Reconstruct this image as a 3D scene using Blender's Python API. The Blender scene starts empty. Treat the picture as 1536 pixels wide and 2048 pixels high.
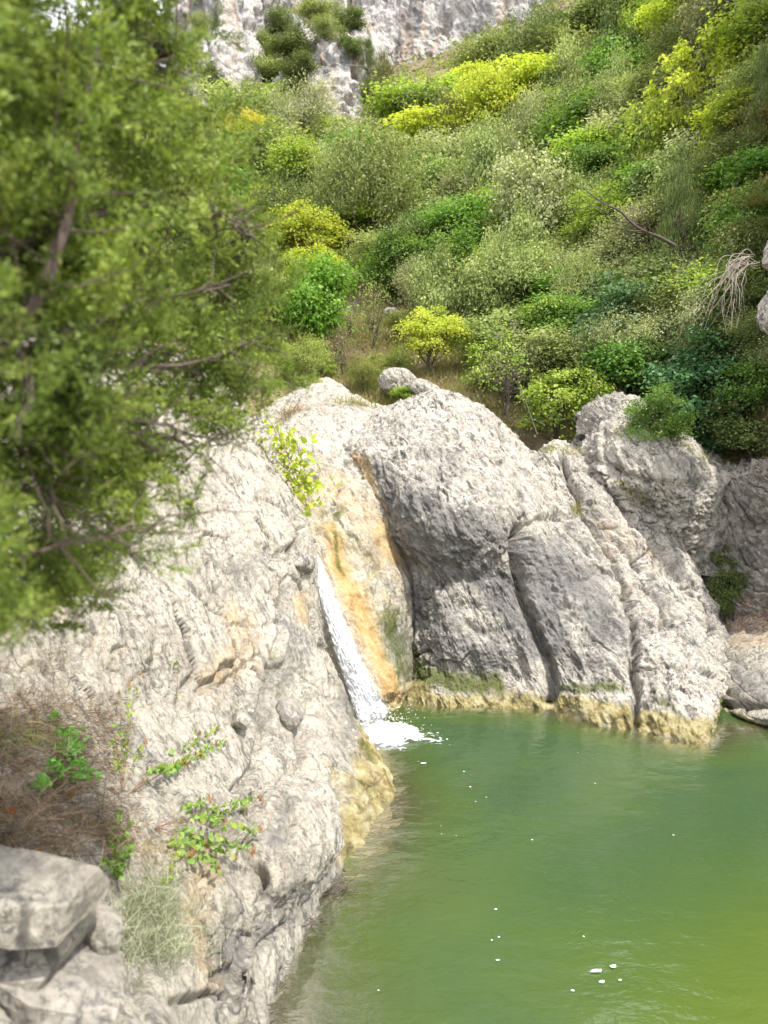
import bpy, math, random
import numpy as np
from mathutils import Vector, Matrix, Euler
from mathutils.bvhtree import BVHTree

random.seed(7)
RNG = np.random.default_rng(7)
scene = bpy.context.scene
COL = scene.collection

# ------------------------------------------------------------------ camera, world, sun, exposure
F_PX, CXP, CYP, HOR = 1547.0, 768.0, 1024.0, 900.0
PITCH = math.atan((CYP - HOR) / F_PX)
CAM = np.array([0.0, 0.0, 4.0])
cam_d = bpy.data.cameras.new('camera')
cam = bpy.data.objects.new('camera', cam_d)
COL.objects.link(cam)
cam.location = CAM
cam.rotation_euler = (math.pi / 2 - PITCH, 0, 0)
cam_d.sensor_fit = 'VERTICAL'
cam_d.sensor_height = 36.0
cam_d.lens = 36.0 * F_PX / 2048.0
cam_d.clip_start = 0.05
cam_d.clip_end = 2000
cam_d.dof.use_dof = True
cam_d.dof.focus_distance = 10.5
cam_d.dof.aperture_fstop = cam_d.lens / 1000.0 / 0.015
scene.camera = cam

SUN_EL, SUN_AZ = math.radians(62), math.radians(132)     # azimuth clockwise from +Y (ahead of the camera)
sun_vec = Vector((math.sin(SUN_AZ) * math.cos(SUN_EL), math.cos(SUN_AZ) * math.cos(SUN_EL), math.sin(SUN_EL)))
world = bpy.data.worlds.new('World')
scene.world = world
world.use_nodes = True
wn = world.node_tree
wn.nodes.clear()
w_out = wn.nodes.new('ShaderNodeOutputWorld')
w_bg = wn.nodes.new('ShaderNodeBackground')
w_sky = wn.nodes.new('ShaderNodeTexSky')
w_sky.sky_type = 'NISHITA'
w_sky.sun_disc = False
w_sky.sun_elevation = SUN_EL
w_sky.sun_rotation = SUN_AZ
w_sky.dust_density = 2.0
# thin bright cloud cover over the blue
w_tc = wn.nodes.new('ShaderNodeTexCoord')
w_no = wn.nodes.new('ShaderNodeTexNoise')
w_no.inputs['Scale'].default_value = 2.2
w_no.inputs['Detail'].default_value = 6
w_ra = wn.nodes.new('ShaderNodeValToRGB')
w_ra.color_ramp.elements[0].position = 0.30
w_ra.color_ramp.elements[0].color = (0.45, 0.45, 0.45, 1)
w_ra.color_ramp.elements[1].position = 0.62
w_ra.color_ramp.elements[1].color = (0.95, 0.95, 0.95, 1)
w_mx = wn.nodes.new('ShaderNodeMixRGB')
w_mx.inputs[2].default_value = (9.5, 9.6, 10.0, 1)
wn.links.new(w_tc.outputs['Generated'], w_no.inputs['Vector'])
wn.links.new(w_no.outputs['Fac'], w_ra.inputs[0])
wn.links.new(w_ra.outputs[0], w_mx.inputs[0])
wn.links.new(w_sky.outputs[0], w_mx.inputs[1])
wn.links.new(w_mx.outputs[0], w_bg.inputs['Color'])
wn.links.new(w_bg.outputs[0], w_out.inputs['Surface'])
w_bg.inputs['Strength'].default_value = 0.15

sun_d = bpy.data.lights.new('sun', 'SUN')
sun_d.energy = 3.9
sun_d.angle = math.radians(1.5)
sun_d.color = (1.0, 0.955, 0.88)
sun = bpy.data.objects.new('sun', sun_d)
COL.objects.link(sun)
sun.rotation_euler = (-sun_vec).to_track_quat('-Z', 'Y').to_euler()
sun.location = (0, 0, 60)

scene.view_settings.view_transform = 'Standard'
scene.view_settings.look = 'None'
scene.view_settings.exposure = 1.06
scene.view_settings.gamma = 1.0
scene.render.engine = 'CYCLES'
cy = scene.cycles
cy.max_bounces = 7
cy.diffuse_bounces = 3
cy.glossy_bounces = 3
cy.transmission_bounces = 4
cy.transparent_max_bounces = 10
cy.caustics_reflective = False
cy.caustics_refractive = False
cy.use_denoising = True
cy.use_adaptive_sampling = True
cy.adaptive_threshold = 0.02

# ------------------------------------------------------------------ pixel / world helpers (1536 x 2048 photo pixels)
_c, _s = math.cos(PITCH), math.sin(PITCH)

def ray(px, py):
    dx, dz = (px - CXP) / F_PX, (CYP - py) / F_PX
    return np.array([dx, _c + _s * dz, -_s + _c * dz])

def P(px, py, Y):
    d = ray(px, py)
    return CAM + d * (Y / d[1])

def PZ(px, py, z=0.0):
    d = ray(px, py)
    return CAM + d * ((z - CAM[2]) / d[2])

def W(px, py, down=0.0, push=0.0):
    p = PZ(px, py, 0.0)
    p[2] -= down
    p[1] += push
    return p

def proj(V):
    q = V - CAM
    y = q[:, 1] * _c - q[:, 2] * _s
    z = q[:, 1] * _s + q[:, 2] * _c
    return CXP + F_PX * q[:, 0] / y, CYP - F_PX * z / y

# ------------------------------------------------------------------ numpy noise
_perm = np.tile(np.random.default_rng(3).permutation(256), 3)
_g = np.random.default_rng(4).normal(size=(256, 3))
_g /= np.linalg.norm(_g, axis=1)[:, None]
_rv = np.random.default_rng(5).random((256, 3))

def perlin(p):
    i = np.floor(p).astype(np.int64)
    f = p - i
    u = f * f * f * (f * (f * 6 - 15) + 10)
    i &= 255
    out = 0
    for a in (0, 1):
        pa = _perm[(i[:, 0] + a) & 255]
        wa = u[:, 0] if a else 1 - u[:, 0]
        for b in (0, 1):
            pb = _perm[(pa + i[:, 1] + b) & 255]
            wb = u[:, 1] if b else 1 - u[:, 1]
            for c in (0, 1):
                h = _perm[(pb + i[:, 2] + c) & 255]
                wc = u[:, 2] if c else 1 - u[:, 2]
                g = _g[h]
                out = out + wa * wb * wc * (g[:, 0] * (f[:, 0] - a) + g[:, 1] * (f[:, 1] - b) + g[:, 2] * (f[:, 2] - c))
    return out * 1.5

def fbm(p, octv=4, gain=0.5, lac=2.03, ridged=False):
    out, amp, tot = 0, 1.0, 0.0
    q = p.copy()
    for k in range(octv):
        n = perlin(q + 17.3 * k)
        out = out + amp * ((1 - 2 * np.abs(n)) if ridged else n)
        tot += amp
        amp *= gain
        q = q * lac
    return out / tot

def worley(p):
    i = np.floor(p).astype(np.int64)
    f = p - i
    n = len(p)
    f1 = np.full(n, 9.0)
    f2 = np.full(n, 9.0)
    cid = np.zeros(n, dtype=np.int64)
    for a in (-1, 0, 1):
        for b in (-1, 0, 1):
            for c in (-1, 0, 1):
                h = _perm[(_perm[(_perm[(i[:, 0] + a) & 255] + i[:, 1] + b) & 255] + i[:, 2] + c) & 255]
                r = _rv[h]
                d = (r[:, 0] + a - f[:, 0]) ** 2 + (r[:, 1] + b - f[:, 1]) ** 2 + (r[:, 2] + c - f[:, 2]) ** 2
                m = d < f1
                f2 = np.where(m, f1, np.minimum(f2, d))
                cid = np.where(m, h, cid)
                f1 = np.where(m, d, f1)
    return np.sqrt(f1), np.sqrt(f2), cid

def sst(a, b, x):
    t = np.clip((x - a) / (b - a), 0, 1)
    return t * t * (3 - 2 * t)

def seg_dist(x, y, pts):
    """distance in the x, y plane to a polyline"""
    best = np.full(len(x), 1e9)
    for (x0, y0), (x1, y1) in zip(pts[:-1], pts[1:]):
        dx, dy = x1 - x0, y1 - y0
        t = np.clip(((x - x0) * dx + (y - y0) * dy) / (dx * dx + dy * dy + 1e-9), 0, 1)
        best = np.minimum(best, np.hypot(x - x0 - t * dx, y - y0 - t * dy))
    return best

# ------------------------------------------------------------------ mesh helpers
def mesh_np(name, V, Fc, mat=None, smooth=True, floats=None, cols=None):
    V = np.asarray(V, dtype=np.float32)
    Fc = np.asarray(Fc, dtype=np.int32)
    k = Fc.shape[1]
    me = bpy.data.meshes.new(name)
    me.vertices.add(len(V))
    me.vertices.foreach_set('co', V.ravel())
    me.loops.add(Fc.size)
    me.loops.foreach_set('vertex_index', Fc.ravel())
    me.polygons.add(len(Fc))
    me.polygons.foreach_set('loop_start', np.arange(0, Fc.size, k, dtype=np.int32))
    if smooth:
        me.polygons.foreach_set('use_smooth', np.ones(len(Fc), dtype=bool))
    for n, a in (floats or {}).items():
        at = me.attributes.new(n, 'FLOAT', 'POINT')
        at.data.foreach_set('value', np.asarray(a, dtype=np.float32))
    for n, a in (cols or {}).items():
        at = me.attributes.new(n, 'FLOAT_COLOR', 'POINT')
        at.data.foreach_set('color', np.asarray(a, dtype=np.float32).ravel())
    me.update(calc_edges=True)
    if mat is not None:
        me.materials.append(mat)
    return me

def link(name, me, parent=None, loc=None):
    o = bpy.data.objects.new(name, me)
    COL.objects.link(o)
    if loc is not None:
        o.location = loc
    if parent is not None:
        o.parent = parent
    return o

def tag(o, label=None, cat=None, group=None, kind=None):
    if label: o['label'] = label
    if cat: o['category'] = cat
    if group: o['group'] = group
    if kind: o['kind'] = kind
    return o

def empty(name, loc, label, cat, group=None):
    o = bpy.data.objects.new(name, None)
    COL.objects.link(o)
    o.location = loc
    o.empty_display_size = 0.2
    return tag(o, label, cat, group)

def cr_weights(n_out, n):
    t = np.linspace(0, n - 1, n_out)
    i = np.minimum(np.floor(t).astype(int), n - 2)
    f = t - i
    w = np.stack([-0.5 * f + f ** 2 - 0.5 * f ** 3, 1 - 2.5 * f ** 2 + 1.5 * f ** 3,
                  0.5 * f + 2 * f ** 2 - 1.5 * f ** 3, -0.5 * f ** 2 + 0.5 * f ** 3], 1)
    M = np.zeros((n_out, n))
    r = np.arange(n_out)
    for k in range(4):
        j = i + k - 1
        ok = (j >= 0) & (j < n)
        np.add.at(M, (r[ok], j[ok]), w[ok, k])
        lo = j < 0
        np.add.at(M, (r[lo], np.zeros(lo.sum(), int)), 2 * w[lo, k])
        np.add.at(M, (r[lo], np.ones(lo.sum(), int)), -w[lo, k])
        hi = j >= n
        np.add.at(M, (r[hi], np.full(hi.sum(), n - 1)), 2 * w[hi, k])
        np.add.at(M, (r[hi], np.full(hi.sum(), n - 2)), -w[hi, k])
    return M

def ctrl(rows):
    out = []
    for row in rows:
        out.append([p if isinstance(p, np.ndarray) else P(*p) for p in row])
    return np.array(out, dtype=float)

def patch(C, nu, nv):
    return np.einsum('ur,rck,vc->uvk', cr_weights(nu, C.shape[0]), C, cr_weights(nv, C.shape[1]))

def grid_faces(nu, nv):
    a = (np.arange(nu - 1)[:, None] * nv + np.arange(nv - 1)[None, :]).ravel()
    return np.stack([a, a + 1, a + nv + 1, a + nv], 1)

def grid_normals(G):
    du = np.gradient(G, axis=0)
    dv = np.gradient(G, axis=1)
    n = np.cross(du, dv)
    n /= np.linalg.norm(n, axis=2, keepdims=True) + 1e-9
    if np.sum(n * (CAM - G)) < 0:
        n = -n
    return n

# ------------------------------------------------------------------ materials
class NT:
    def __init__(self, name):
        self.m = bpy.data.materials.new(name)
        self.m.use_nodes = True
        self.t = self.m.node_tree
        self.t.nodes.clear()
        self.out = self.t.nodes.new('ShaderNodeOutputMaterial')
    def n(self, typ, ins=None, **kw):
        nd = self.t.nodes.new('ShaderNode' + typ)
        for k, v in kw.items():
            setattr(nd, k, v)
        for k, v in (ins or {}).items():
            s = nd.inputs[k]
            if hasattr(v, 'is_output') and v.is_output:
                self.t.links.new(v, s)
            else:
                s.default_value = v
        return nd
    def ramp(self, fac, stops):
        nd = self.t.nodes.new('ShaderNodeValToRGB')
        e = nd.color_ramp.elements
        while len(e) < len(stops):
            e.new(0.5)
        for k, (p, c) in enumerate(stops):
            e[k].position = p
            e[k].color = (c[0], c[1], c[2], 1) if not isinstance(c, (int, float)) else (c, c, c, 1)
        self.t.links.new(fac, nd.inputs[0])
        return nd.outputs[0]
    def mix(self, fac, a, b, mode='MIX'):
        nd = self.t.nodes.new('ShaderNodeMixRGB')
        nd.blend_type = mode
        for k, v in ((0, fac), (1, a), (2, b)):
            if hasattr(v, 'is_output'):
                self.t.links.new(v, nd.inputs[k])
            elif k == 0:
                nd.inputs[0].default_value = v
            else:
                nd.inputs[k].default_value = (v[0], v[1], v[2], 1)
        return nd.outputs[0]
    def math(self, op, a, b=0.0, clamp=False):
        nd = self.t.nodes.new('ShaderNodeMath')
        nd.operation = op
        nd.use_clamp = clamp
        for k, v in ((0, a), (1, b)):
            if hasattr(v, 'is_output'):
                self.t.links.new(v, nd.inputs[k])
            else:
                nd.inputs[k].default_value = v
        return nd.outputs[0]
    def noise(self, vec, scale, detail=5, rough=0.55, dist=0.0):
        return self.n('TexNoise', {'Vector': vec, 'Scale': scale, 'Detail': detail, 'Roughness': rough, 'Distortion': dist}).outputs['Fac']
    def obj(self):
        return self.n('TexCoord').outputs['Object']
    def surf(self, sh):
        self.t.links.new(sh, self.out.inputs['Surface'])
        return self.m

def rock_mat(name, cA, cB, cC, speck=0.5, fine=1.0, bump=0.55, streak=None, lichen=0.6, hatch=0.7):
    t = NT(name)
    v = t.obj()
    big = t.noise(v, 0.9 * fine, 5, 0.6)
    mid = t.noise(v, 4.2 * fine, 8, 0.7, 0.4)
    fin = t.noise(v, 26 * fine, 8, 0.75)
    col = t.ramp(big, [(0.33, cB), (0.52, cA), (0.70, cC)])
    col = t.mix(0.75, col, t.ramp(mid, [(0.30, (0.52, 0.50, 0.475)), (0.50, (1, 1, 1)), (0.70, (1.16, 1.14, 1.10))]), 'MULTIPLY')
    col = t.mix(0.8, col, t.ramp(fin, [(0.30, (0.36, 0.345, 0.325)), (0.48, (1, 1, 1)), (0.68, (1.2, 1.19, 1.16))]), 'MULTIPLY')
    if streak:
        mp = t.n('Mapping', {'Vector': v, 'Scale': (streak[0], streak[0], streak[1])})
        sn = t.noise(mp.outputs[0], 1.0, 6, 0.65)
        col = t.mix(t.ramp(sn, [(0.49 + streak[4], 0.0), (0.60 + streak[4], streak[5])]), col, streak[2])
        mp2 = t.n('Mapping', {'Vector': v, 'Scale': (streak[0] * 0.8, streak[0] * 0.8, streak[1]), 'Location': (31, 7, 3)})
        sn2 = t.noise(mp2.outputs[0], 1.0, 5, 0.6)
        col = t.mix(t.ramp(sn2, [(0.53 + streak[4], 0.0), (0.66 + streak[4], streak[5] * 0.8)]), col, streak[3])
    # dark crust lichen in irregular speckles
    lm = t.noise(v, 2.1 * fine, 4, 0.6)
    ls = t.noise(v, 17 * fine, 9, 0.8, 0.6)
    lf = t.math('MULTIPLY', t.ramp(ls, [(0.515, 0.0), (0.575, 1.0)]), t.ramp(lm, [(0.36, 0.08), (0.60, speck)]))
    col = t.mix(lf, col, (0.10, 0.095, 0.088))
    # thin dark fissures drawn out along the beds
    an = t.n('Attribute', attribute_name='aniso').outputs['Vector']
    hn = t.noise(an, 11.0 * fine, 8, 0.72, 0.5)
    hm = t.noise(v, 1.5 * fine, 4, 0.6)
    hf = t.math('MULTIPLY', t.ramp(hn, [(0.415, 1.0), (0.485, 0.0)]), t.ramp(hm, [(0.34, 0.3 * hatch), (0.56, hatch)]))
    col = t.mix(hf, col, (0.085, 0.08, 0.072))
    # small pale spots
    vo = t.n('TexVoronoi', {'Vector': v, 'Scale': 11.0 * fine, 'Randomness': 1.0})
    ps = t.math('MULTIPLY', t.ramp(vo.outputs['Distance'], [(0.16, 1.0), (0.30, 0.0)]), t.ramp(t.noise(v, 1.3, 3), [(0.48, 0.0), (0.62, lichen)]))
    at = t.n('Attribute', attribute_name='stain')
    sep = t.n('SeparateColor', {'Color': at.outputs['Color']})
    wob = t.noise(v, 5.0 * fine, 7, 0.7)
    def stain(ch, lo, hi, colr, col, gain=1.0):
        f = t.math('ADD', sep.outputs[ch], t.math('MULTIPLY', t.math('SUBTRACT', wob, 0.5), 1.1))
        f = t.ramp(f, [(lo, 0.0), (hi, gain)])
        f2 = t.math('MULTIPLY', f, t.ramp(sep.outputs[ch], [(0.02, 0.0), (0.12, 1.0)]))
        return t.mix(f2, col, colr)
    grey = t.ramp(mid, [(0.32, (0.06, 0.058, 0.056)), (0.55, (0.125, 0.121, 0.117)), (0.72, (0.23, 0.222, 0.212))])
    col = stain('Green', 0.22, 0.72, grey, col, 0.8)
    col = t.mix(ps, col, (0.55, 0.53, 0.48))
    och = t.ramp(mid, [(0.3, (0.28, 0.155, 0.050)), (0.50, (0.42, 0.275, 0.108)), (0.70, (0.52, 0.42, 0.245))])
    col = stain('Red', 0.2, 0.85, och, col, 0.92)
    alg = t.ramp(mid, [(0.34, (0.07, 0.06, 0.02)), (0.47, (0.25, 0.205, 0.08)), (0.68, (0.43, 0.385, 0.23))])
    a2 = t.math('ADD', at.outputs['Alpha'], t.math('MULTIPLY', t.math('SUBTRACT', wob, 0.5), 0.9))
    col = t.mix(t.math('MULTIPLY', t.ramp(a2, [(0.3, 0.0), (0.7, 0.95)]), t.ramp(at.outputs['Alpha'], [(0.02, 0.0), (0.12, 1.0)])), col, alg)
    mos = t.ramp(fin, [(0.35, (0.025, 0.03, 0.008)), (0.6, (0.10, 0.12, 0.022))])
    col = stain('Blue', 0.35, 0.75, mos, col, 0.92)
    # relief
    h = t.math('ADD', t.math('MULTIPLY', t.noise(v, 7 * fine, 10, 0.72, 0.3), 1.0), t.math('MULTIPLY', fin, 0.35))
    vc = t.n('TexVoronoi', {'Vector': v, 'Scale': 16.0 * fine}, feature='F1')
    h = t.math('ADD', h, t.math('MULTIPLY', vc.outputs['Distance'], 0.25))
    h = t.math('ADD', h, t.math('MULTIPLY', hn, 1.0))
    bp = t.n('Bump', {'Height': h, 'Strength': bump, 'Distance': 0.06 / fine})
    pb = t.n('BsdfPrincipled', {'Base Color': col, 'Roughness': 0.86, 'Specular IOR Level': 0.25, 'Normal': bp.outputs[0]})
    return t.surf(pb.outputs[0])

def leaf_mat(name, c1, c2, c3, trans=0.38, rough=0.5, spec=0.3, own=False):
    """three tones spread over the leaves, each plant a little different"""
    t = NT(name)
    tint = t.n('Attribute', attribute_name='tint').outputs['Fac']
    oi = t.n('ObjectInfo').outputs['Random']
    col = t.ramp(tint, [(0.0, c1), (0.5, c2), (1.0, c3)])
    hs = t.n('HueSaturation', {'Color': col, 'Hue': t.math('ADD', 0.491, t.math('MULTIPLY', oi, 0.018)),
                               'Value': t.math('ADD', 0.82, t.math('MULTIPLY', oi, 0.36))})
    if own:
        hs = t.n('MixRGB', {0: 1.0, 1: hs.outputs[0], 2: t.n('ObjectInfo').outputs['Color']}, blend_type='MULTIPLY')
    pb = t.n('BsdfPrincipled', {'Base Color': hs.outputs[0], 'Roughness': rough, 'Specular IOR Level': spec})
    tr = t.n('BsdfTranslucent', {'Color': t.mix(1.0, hs.outputs[0], (1.25, 1.3, 0.7), 'MULTIPLY')})
    mx = t.n('MixShader', {0: trans, 1: pb.outputs[0], 2: tr.outputs[0]})
    return t.surf(mx.outputs[0])

def bark_mat(name, a, b):
    t = NT(name)
    v = t.obj()
    n = t.noise(v, 18, 6, 0.7)
    col = t.ramp(n, [(0.3, a), (0.7, b)])
    bp = t.n('Bump', {'Height': n, 'Strength': 0.6, 'Distance': 0.02})
    return t.surf(t.n('BsdfPrincipled', {'Base Color': col, 'Roughness': 0.9, 'Normal': bp.outputs[0]}).outputs[0])

M = {}
M['pale_rock'] = rock_mat('pale_rock', (0.415, 0.382, 0.318), (0.335, 0.302, 0.248), (0.46, 0.428, 0.362), speck=0.85, bump=1.0, hatch=0.75,
                          streak=(1.6, 0.5, (0.27, 0.25, 0.23), (0.50, 0.36, 0.22), 0.09, 0.6))
M['dome_rock'] = rock_mat('dome_rock', (0.425, 0.392, 0.338), (0.30, 0.278, 0.245), (0.485, 0.452, 0.395), speck=0.95, bump=1.0, hatch=1.0,
                          streak=(2.4, 0.28, (0.14, 0.135, 0.128), (0.42, 0.33, 0.22), 0.065, 0.7))
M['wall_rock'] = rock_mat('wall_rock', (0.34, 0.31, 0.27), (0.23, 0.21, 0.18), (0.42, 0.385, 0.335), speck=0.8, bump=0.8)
M['cliff_rock'] = rock_mat('cliff_rock', (0.48, 0.455, 0.43), (0.38, 0.365, 0.355), (0.54, 0.515, 0.48), speck=0.6, fine=0.22, bump=1.0,
                           streak=(0.55, 0.035, (0.17, 0.17, 0.18), (0.40, 0.27, 0.17), 0.0, 0.9), lichen=0.2)
M['bark'] = bark_mat('bark', (0.045, 0.033, 0.025), (0.12, 0.095, 0.075))
M['juniper_bark'] = bark_mat('juniper_bark', (0.04, 0.028, 0.022), (0.12, 0.088, 0.07))
M['pale_twig'] = bark_mat('pale_twig', (0.20, 0.165, 0.13), (0.36, 0.31, 0.26))
M['herb_stem'] = bark_mat('herb_stem', (0.13, 0.055, 0.04), (0.22, 0.12, 0.07))
M['olive_leaf'] = leaf_mat('olive_leaf', (0.095, 0.120, 0.034), (0.225, 0.275, 0.092), (0.39, 0.43, 0.18), trans=0.36, rough=0.6, spec=0.2)
M['silver_leaf'] = leaf_mat('silver_leaf', (0.145, 0.165, 0.072), (0.295, 0.32, 0.155), (0.46, 0.47, 0.27), trans=0.34, rough=0.6, spec=0.2)
M['dark_leaf'] = leaf_mat('dark_leaf', (0.050, 0.070, 0.020), (0.115, 0.152, 0.045), (0.21, 0.255, 0.085), trans=0.32, rough=0.6, spec=0.2)
M['lime_leaf'] = leaf_mat('lime_leaf', (0.125, 0.20, 0.030), (0.25, 0.345, 0.055), (0.40, 0.47, 0.11), trans=0.42, rough=0.6, spec=0.2)
M['yellow_leaf'] = leaf_mat('yellow_leaf', (0.24, 0.29, 0.030), (0.40, 0.46, 0.065), (0.54, 0.55, 0.12), trans=0.45, rough=0.6, spec=0.2)
M['orange_leaf'] = leaf_mat('orange_leaf', (0.28, 0.30, 0.05), (0.46, 0.38, 0.06), (0.46, 0.25, 0.06), trans=0.48, rough=0.6, spec=0.2)
M['green_leaf'] = leaf_mat('green_leaf', (0.060, 0.125, 0.022), (0.125, 0.235, 0.045), (0.23, 0.35, 0.085), trans=0.42, rough=0.55, spec=0.25)
M['blue_leaf'] = leaf_mat('blue_leaf', (0.025, 0.065, 0.022), (0.062, 0.140, 0.048), (0.15, 0.26, 0.11), trans=0.3, rough=0.5, spec=0.3)
M['conifer_leaf'] = leaf_mat('conifer_leaf', (0.08, 0.085, 0.026), (0.15, 0.16, 0.048), (0.235, 0.235, 0.08), trans=0.25, rough=0.6, spec=0.2)
M['juniper_leaf'] = leaf_mat('juniper_leaf', (0.060, 0.095, 0.016), (0.165, 0.245, 0.042), (0.38, 0.46, 0.10), trans=0.32, rough=0.5, spec=0.25, own=True)
M['red_leaf'] = leaf_mat('red_leaf', (0.30, 0.09, 0.03), (0.38, 0.14, 0.05), (0.32, 0.22, 0.06), trans=0.4)
M['dry_grass'] = leaf_mat('dry_grass', (0.17, 0.12, 0.065), (0.29, 0.22, 0.125), (0.40, 0.33, 0.20), trans=0.25, rough=0.7, spec=0.15)
M['brown_litter'] = leaf_mat('brown_litter', (0.085, 0.056, 0.033), (0.175, 0.122, 0.078), (0.30, 0.225, 0.15), trans=0.2, rough=0.75, spec=0.15)
M['grass'] = leaf_mat('grass', (0.13, 0.15, 0.04), (0.22, 0.22, 0.065), (0.34, 0.29, 0.10), trans=0.35)
M['grey_herb'] = leaf_mat('grey_herb', (0.16, 0.185, 0.11), (0.28, 0.30, 0.195), (0.42, 0.42, 0.29), trans=0.3)
M['scrub_leaf'] = leaf_mat('scrub_leaf', (0.115, 0.145, 0.033), (0.23, 0.27, 0.070), (0.38, 0.40, 0.13), trans=0.38, rough=0.65, spec=0.15)
M['vivid_leaf'] = leaf_mat('vivid_leaf', (0.085, 0.20, 0.025), (0.17, 0.36, 0.05), (0.29, 0.48, 0.09), trans=0.45, rough=0.55, spec=0.25)

# ------------------------------------------------------------------ rocks
BED = np.array([0.42, -0.45, -0.79]); BED /= np.linalg.norm(BED)

def along(p, k=0.7, d=BED):
    return p - k * (p @ d)[:, None] * d[None, :]

def relief(p, kind, s=1.0):
    o = np.array([3.1, 7.7, 1.9])
    if kind == 'plates':                    # pale conglomerate face: slabs, cobbles, fissures
        w = p + 0.22 * np.stack([fbm(p * 1.1 + 5, 3), fbm(p * 1.1 + 15, 3), fbm(p * 1.1 + 25, 3)], 1)
        d = 0.12 * fbm(p * 0.55 + o, 3)
        f1, f2, cid = worley(along(w, 0.45) * 1.25 + o)
        edge = f2 - f1
        d += 0.07 * ((cid % 17) / 17.0 - 0.5) * sst(0.0, 0.05, edge) - 0.085 * (1 - sst(0.0, 0.05, edge)) * sst(-0.25, 0.1, fbm(p * 0.9 + 41, 2))
        g1, g2, gid = worley(w * 3.4 + 9)
        e2 = g2 - g1
        m = sst(0.0, 0.25, fbm(p * 0.7 + 60, 3))
        d += m * (0.055 * (0.45 - g1) + 0.04 * ((gid % 11) / 11.0 - 0.5) * sst(0, 0.1, e2) - 0.03 * (1 - sst(0, 0.07, e2)))
        d += 0.05 * fbm(p * 2.6 + o, 4) + 0.022 * fbm(along(p, 0.3) * 6 + o, 5, ridged=True)
        d -= 0.04 * sst(0.18, 0.36, fbm(along(p, 0.5) * 5 + 90, 4)) * sst(-0.1, 0.2, fbm(p * 0.9 + 21, 3))
        d += 0.018 * fbm(p * 16 + o, 3)
    elif kind == 'dome':                    # rounded limestone, hatched and pitted
        q = along(p, 0.72)
        d = 0.14 * fbm(p * 0.7 + o, 3) + 0.085 * fbm(p * 1.7 + 4, 4)
        d += 0.085 * fbm(q * 3.6 + o, 5, ridged=True)
        d -= 0.05 * sst(0.62, 0.9, fbm(q * 2.2 + 40, 3, ridged=True)) * sst(-0.1, 0.2, fbm(p * 1.0 + 77, 2))
        f1, f2, cid = worley(q * 6.0 + 0.5 * np.stack([perlin(p * 3), perlin(p * 3 + 9), perlin(p * 3 + 19)], 1))
        pit = sst(-0.15, 0.25, fbm(p * 0.9 + 30, 3))
        d += pit * 0.085 * (0.5 - f1) - 0.012 * (1 - pit) * f1
        k1, k2, kc = worley(along(p, 0.55) * 1.05 + 0.5 * np.stack([fbm(p * 1.3, 3), fbm(p * 1.3 + 9, 3), fbm(p * 1.3 + 19, 3)], 1) + 3)
        ck = sst(-0.12, 0.12, fbm(p * 0.8 + 71, 3))
        d += ck * (0.13 * ((kc % 19) / 19.0 - 0.5) * sst(0.0, 0.05, k2 - k1) - 0.075 * (1 - sst(0.0, 0.045, k2 - k1)))
        d -= 0.055 * sst(0.12, 0.34, fbm(q * 7.5 + 90, 4)) * sst(-0.28, 0.12, fbm(p * 1.2 + 21, 3))
        d += 0.035 * fbm(p * 8 + o, 4, ridged=True) + 0.016 * fbm(p * 22 + o, 3)
    elif kind == 'strata':                  # broken beds dipping to the right
        nrm = np.array([0.80, 0.10, 0.46]); nrm /= np.linalg.norm(nrm)
        t = (p @ nrm) * 3.1 + 0.9 * fbm(p * 0.8 + o, 4)
        fr = t - np.floor(t)
        d = 0.13 * (fr - 0.5) - 0.09 * (1 - sst(0.0, 0.10, fr))
        t2 = t * 2.7 + 0.6 * fbm(p * 2.2 + 3, 3)
        fr2 = t2 - np.floor(t2)
        d += 0.045 * (fr2 - 0.5) - 0.03 * (1 - sst(0, 0.14, fr2))
        f1, f2, cid = worley(p * 2.3 + 0.4 * np.stack([perlin(p * 2), perlin(p * 2 + 9), perlin(p * 2 + 19)], 1))
        d += 0.14 * ((cid % 13) / 13.0 - 0.5) * sst(0, 0.12, f2 - f1) - 0.03 * (1 - sst(0, 0.09, f2 - f1))
        d += 0.09 * fbm(p * 1.8 + o, 4) + 0.05 * fbm(along(p, 0.4) * 6 + o, 4, ridged=True) + 0.015 * fbm(p * 20 + o, 3)
    elif kind == 'slab':                    # water worn chute
        d = 0.08 * fbm(p * 0.8 + o, 3) + 0.035 * fbm(along(p, 0.75, np.array([0.22, -0.45, -0.87])) * 3.2 + o, 4)
        m = sst(-0.05, 0.3, fbm(p * 0.8 + 70, 2) + 0.25 * (p[:, 0] + 0.6))
        m = np.maximum(m, sst(2.6, 3.4, p[:, 2]))
        d += m * (0.11 * fbm(along(p, 0.6) * 3 + 8, 5, ridged=True) - 0.06 * sst(0.08, 0.3, fbm(along(p, 0.6) * 6 + 90, 4))) + 0.012 * fbm(p * 15 + o, 3)
    elif kind == 'ledge':                   # flat thin layered shelf
        t = p[:, 2] * 6.5 + 1.2 * fbm(p * 0.7 + o, 3)
        fr = t - np.floor(t)
        d = 0.05 * fbm(p * 0.9, 3) + 0.05 * (sst(0.0, 0.8, fr) - 0.5) - 0.03 * (1 - sst(0, 0.12, fr))
        d += 0.03 * fbm(p * 4 + o, 4, ridged=True) + 0.012 * fbm(p * 14 + o, 4)
    elif kind == 'cliff':
        q = p.copy(); q[:, 2] *= 0.22
        d = 1.6 * fbm(q * 0.11 + o, 3) + 0.9 * fbm(q * 0.33 + o, 4, ridged=True) + 0.5 * fbm(p * 0.5 + 7, 4, ridged=True)
        t = p[:, 2] * 0.16 + fbm(p * 0.06 + 3, 3)
        fr = t - np.floor(t)
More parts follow.
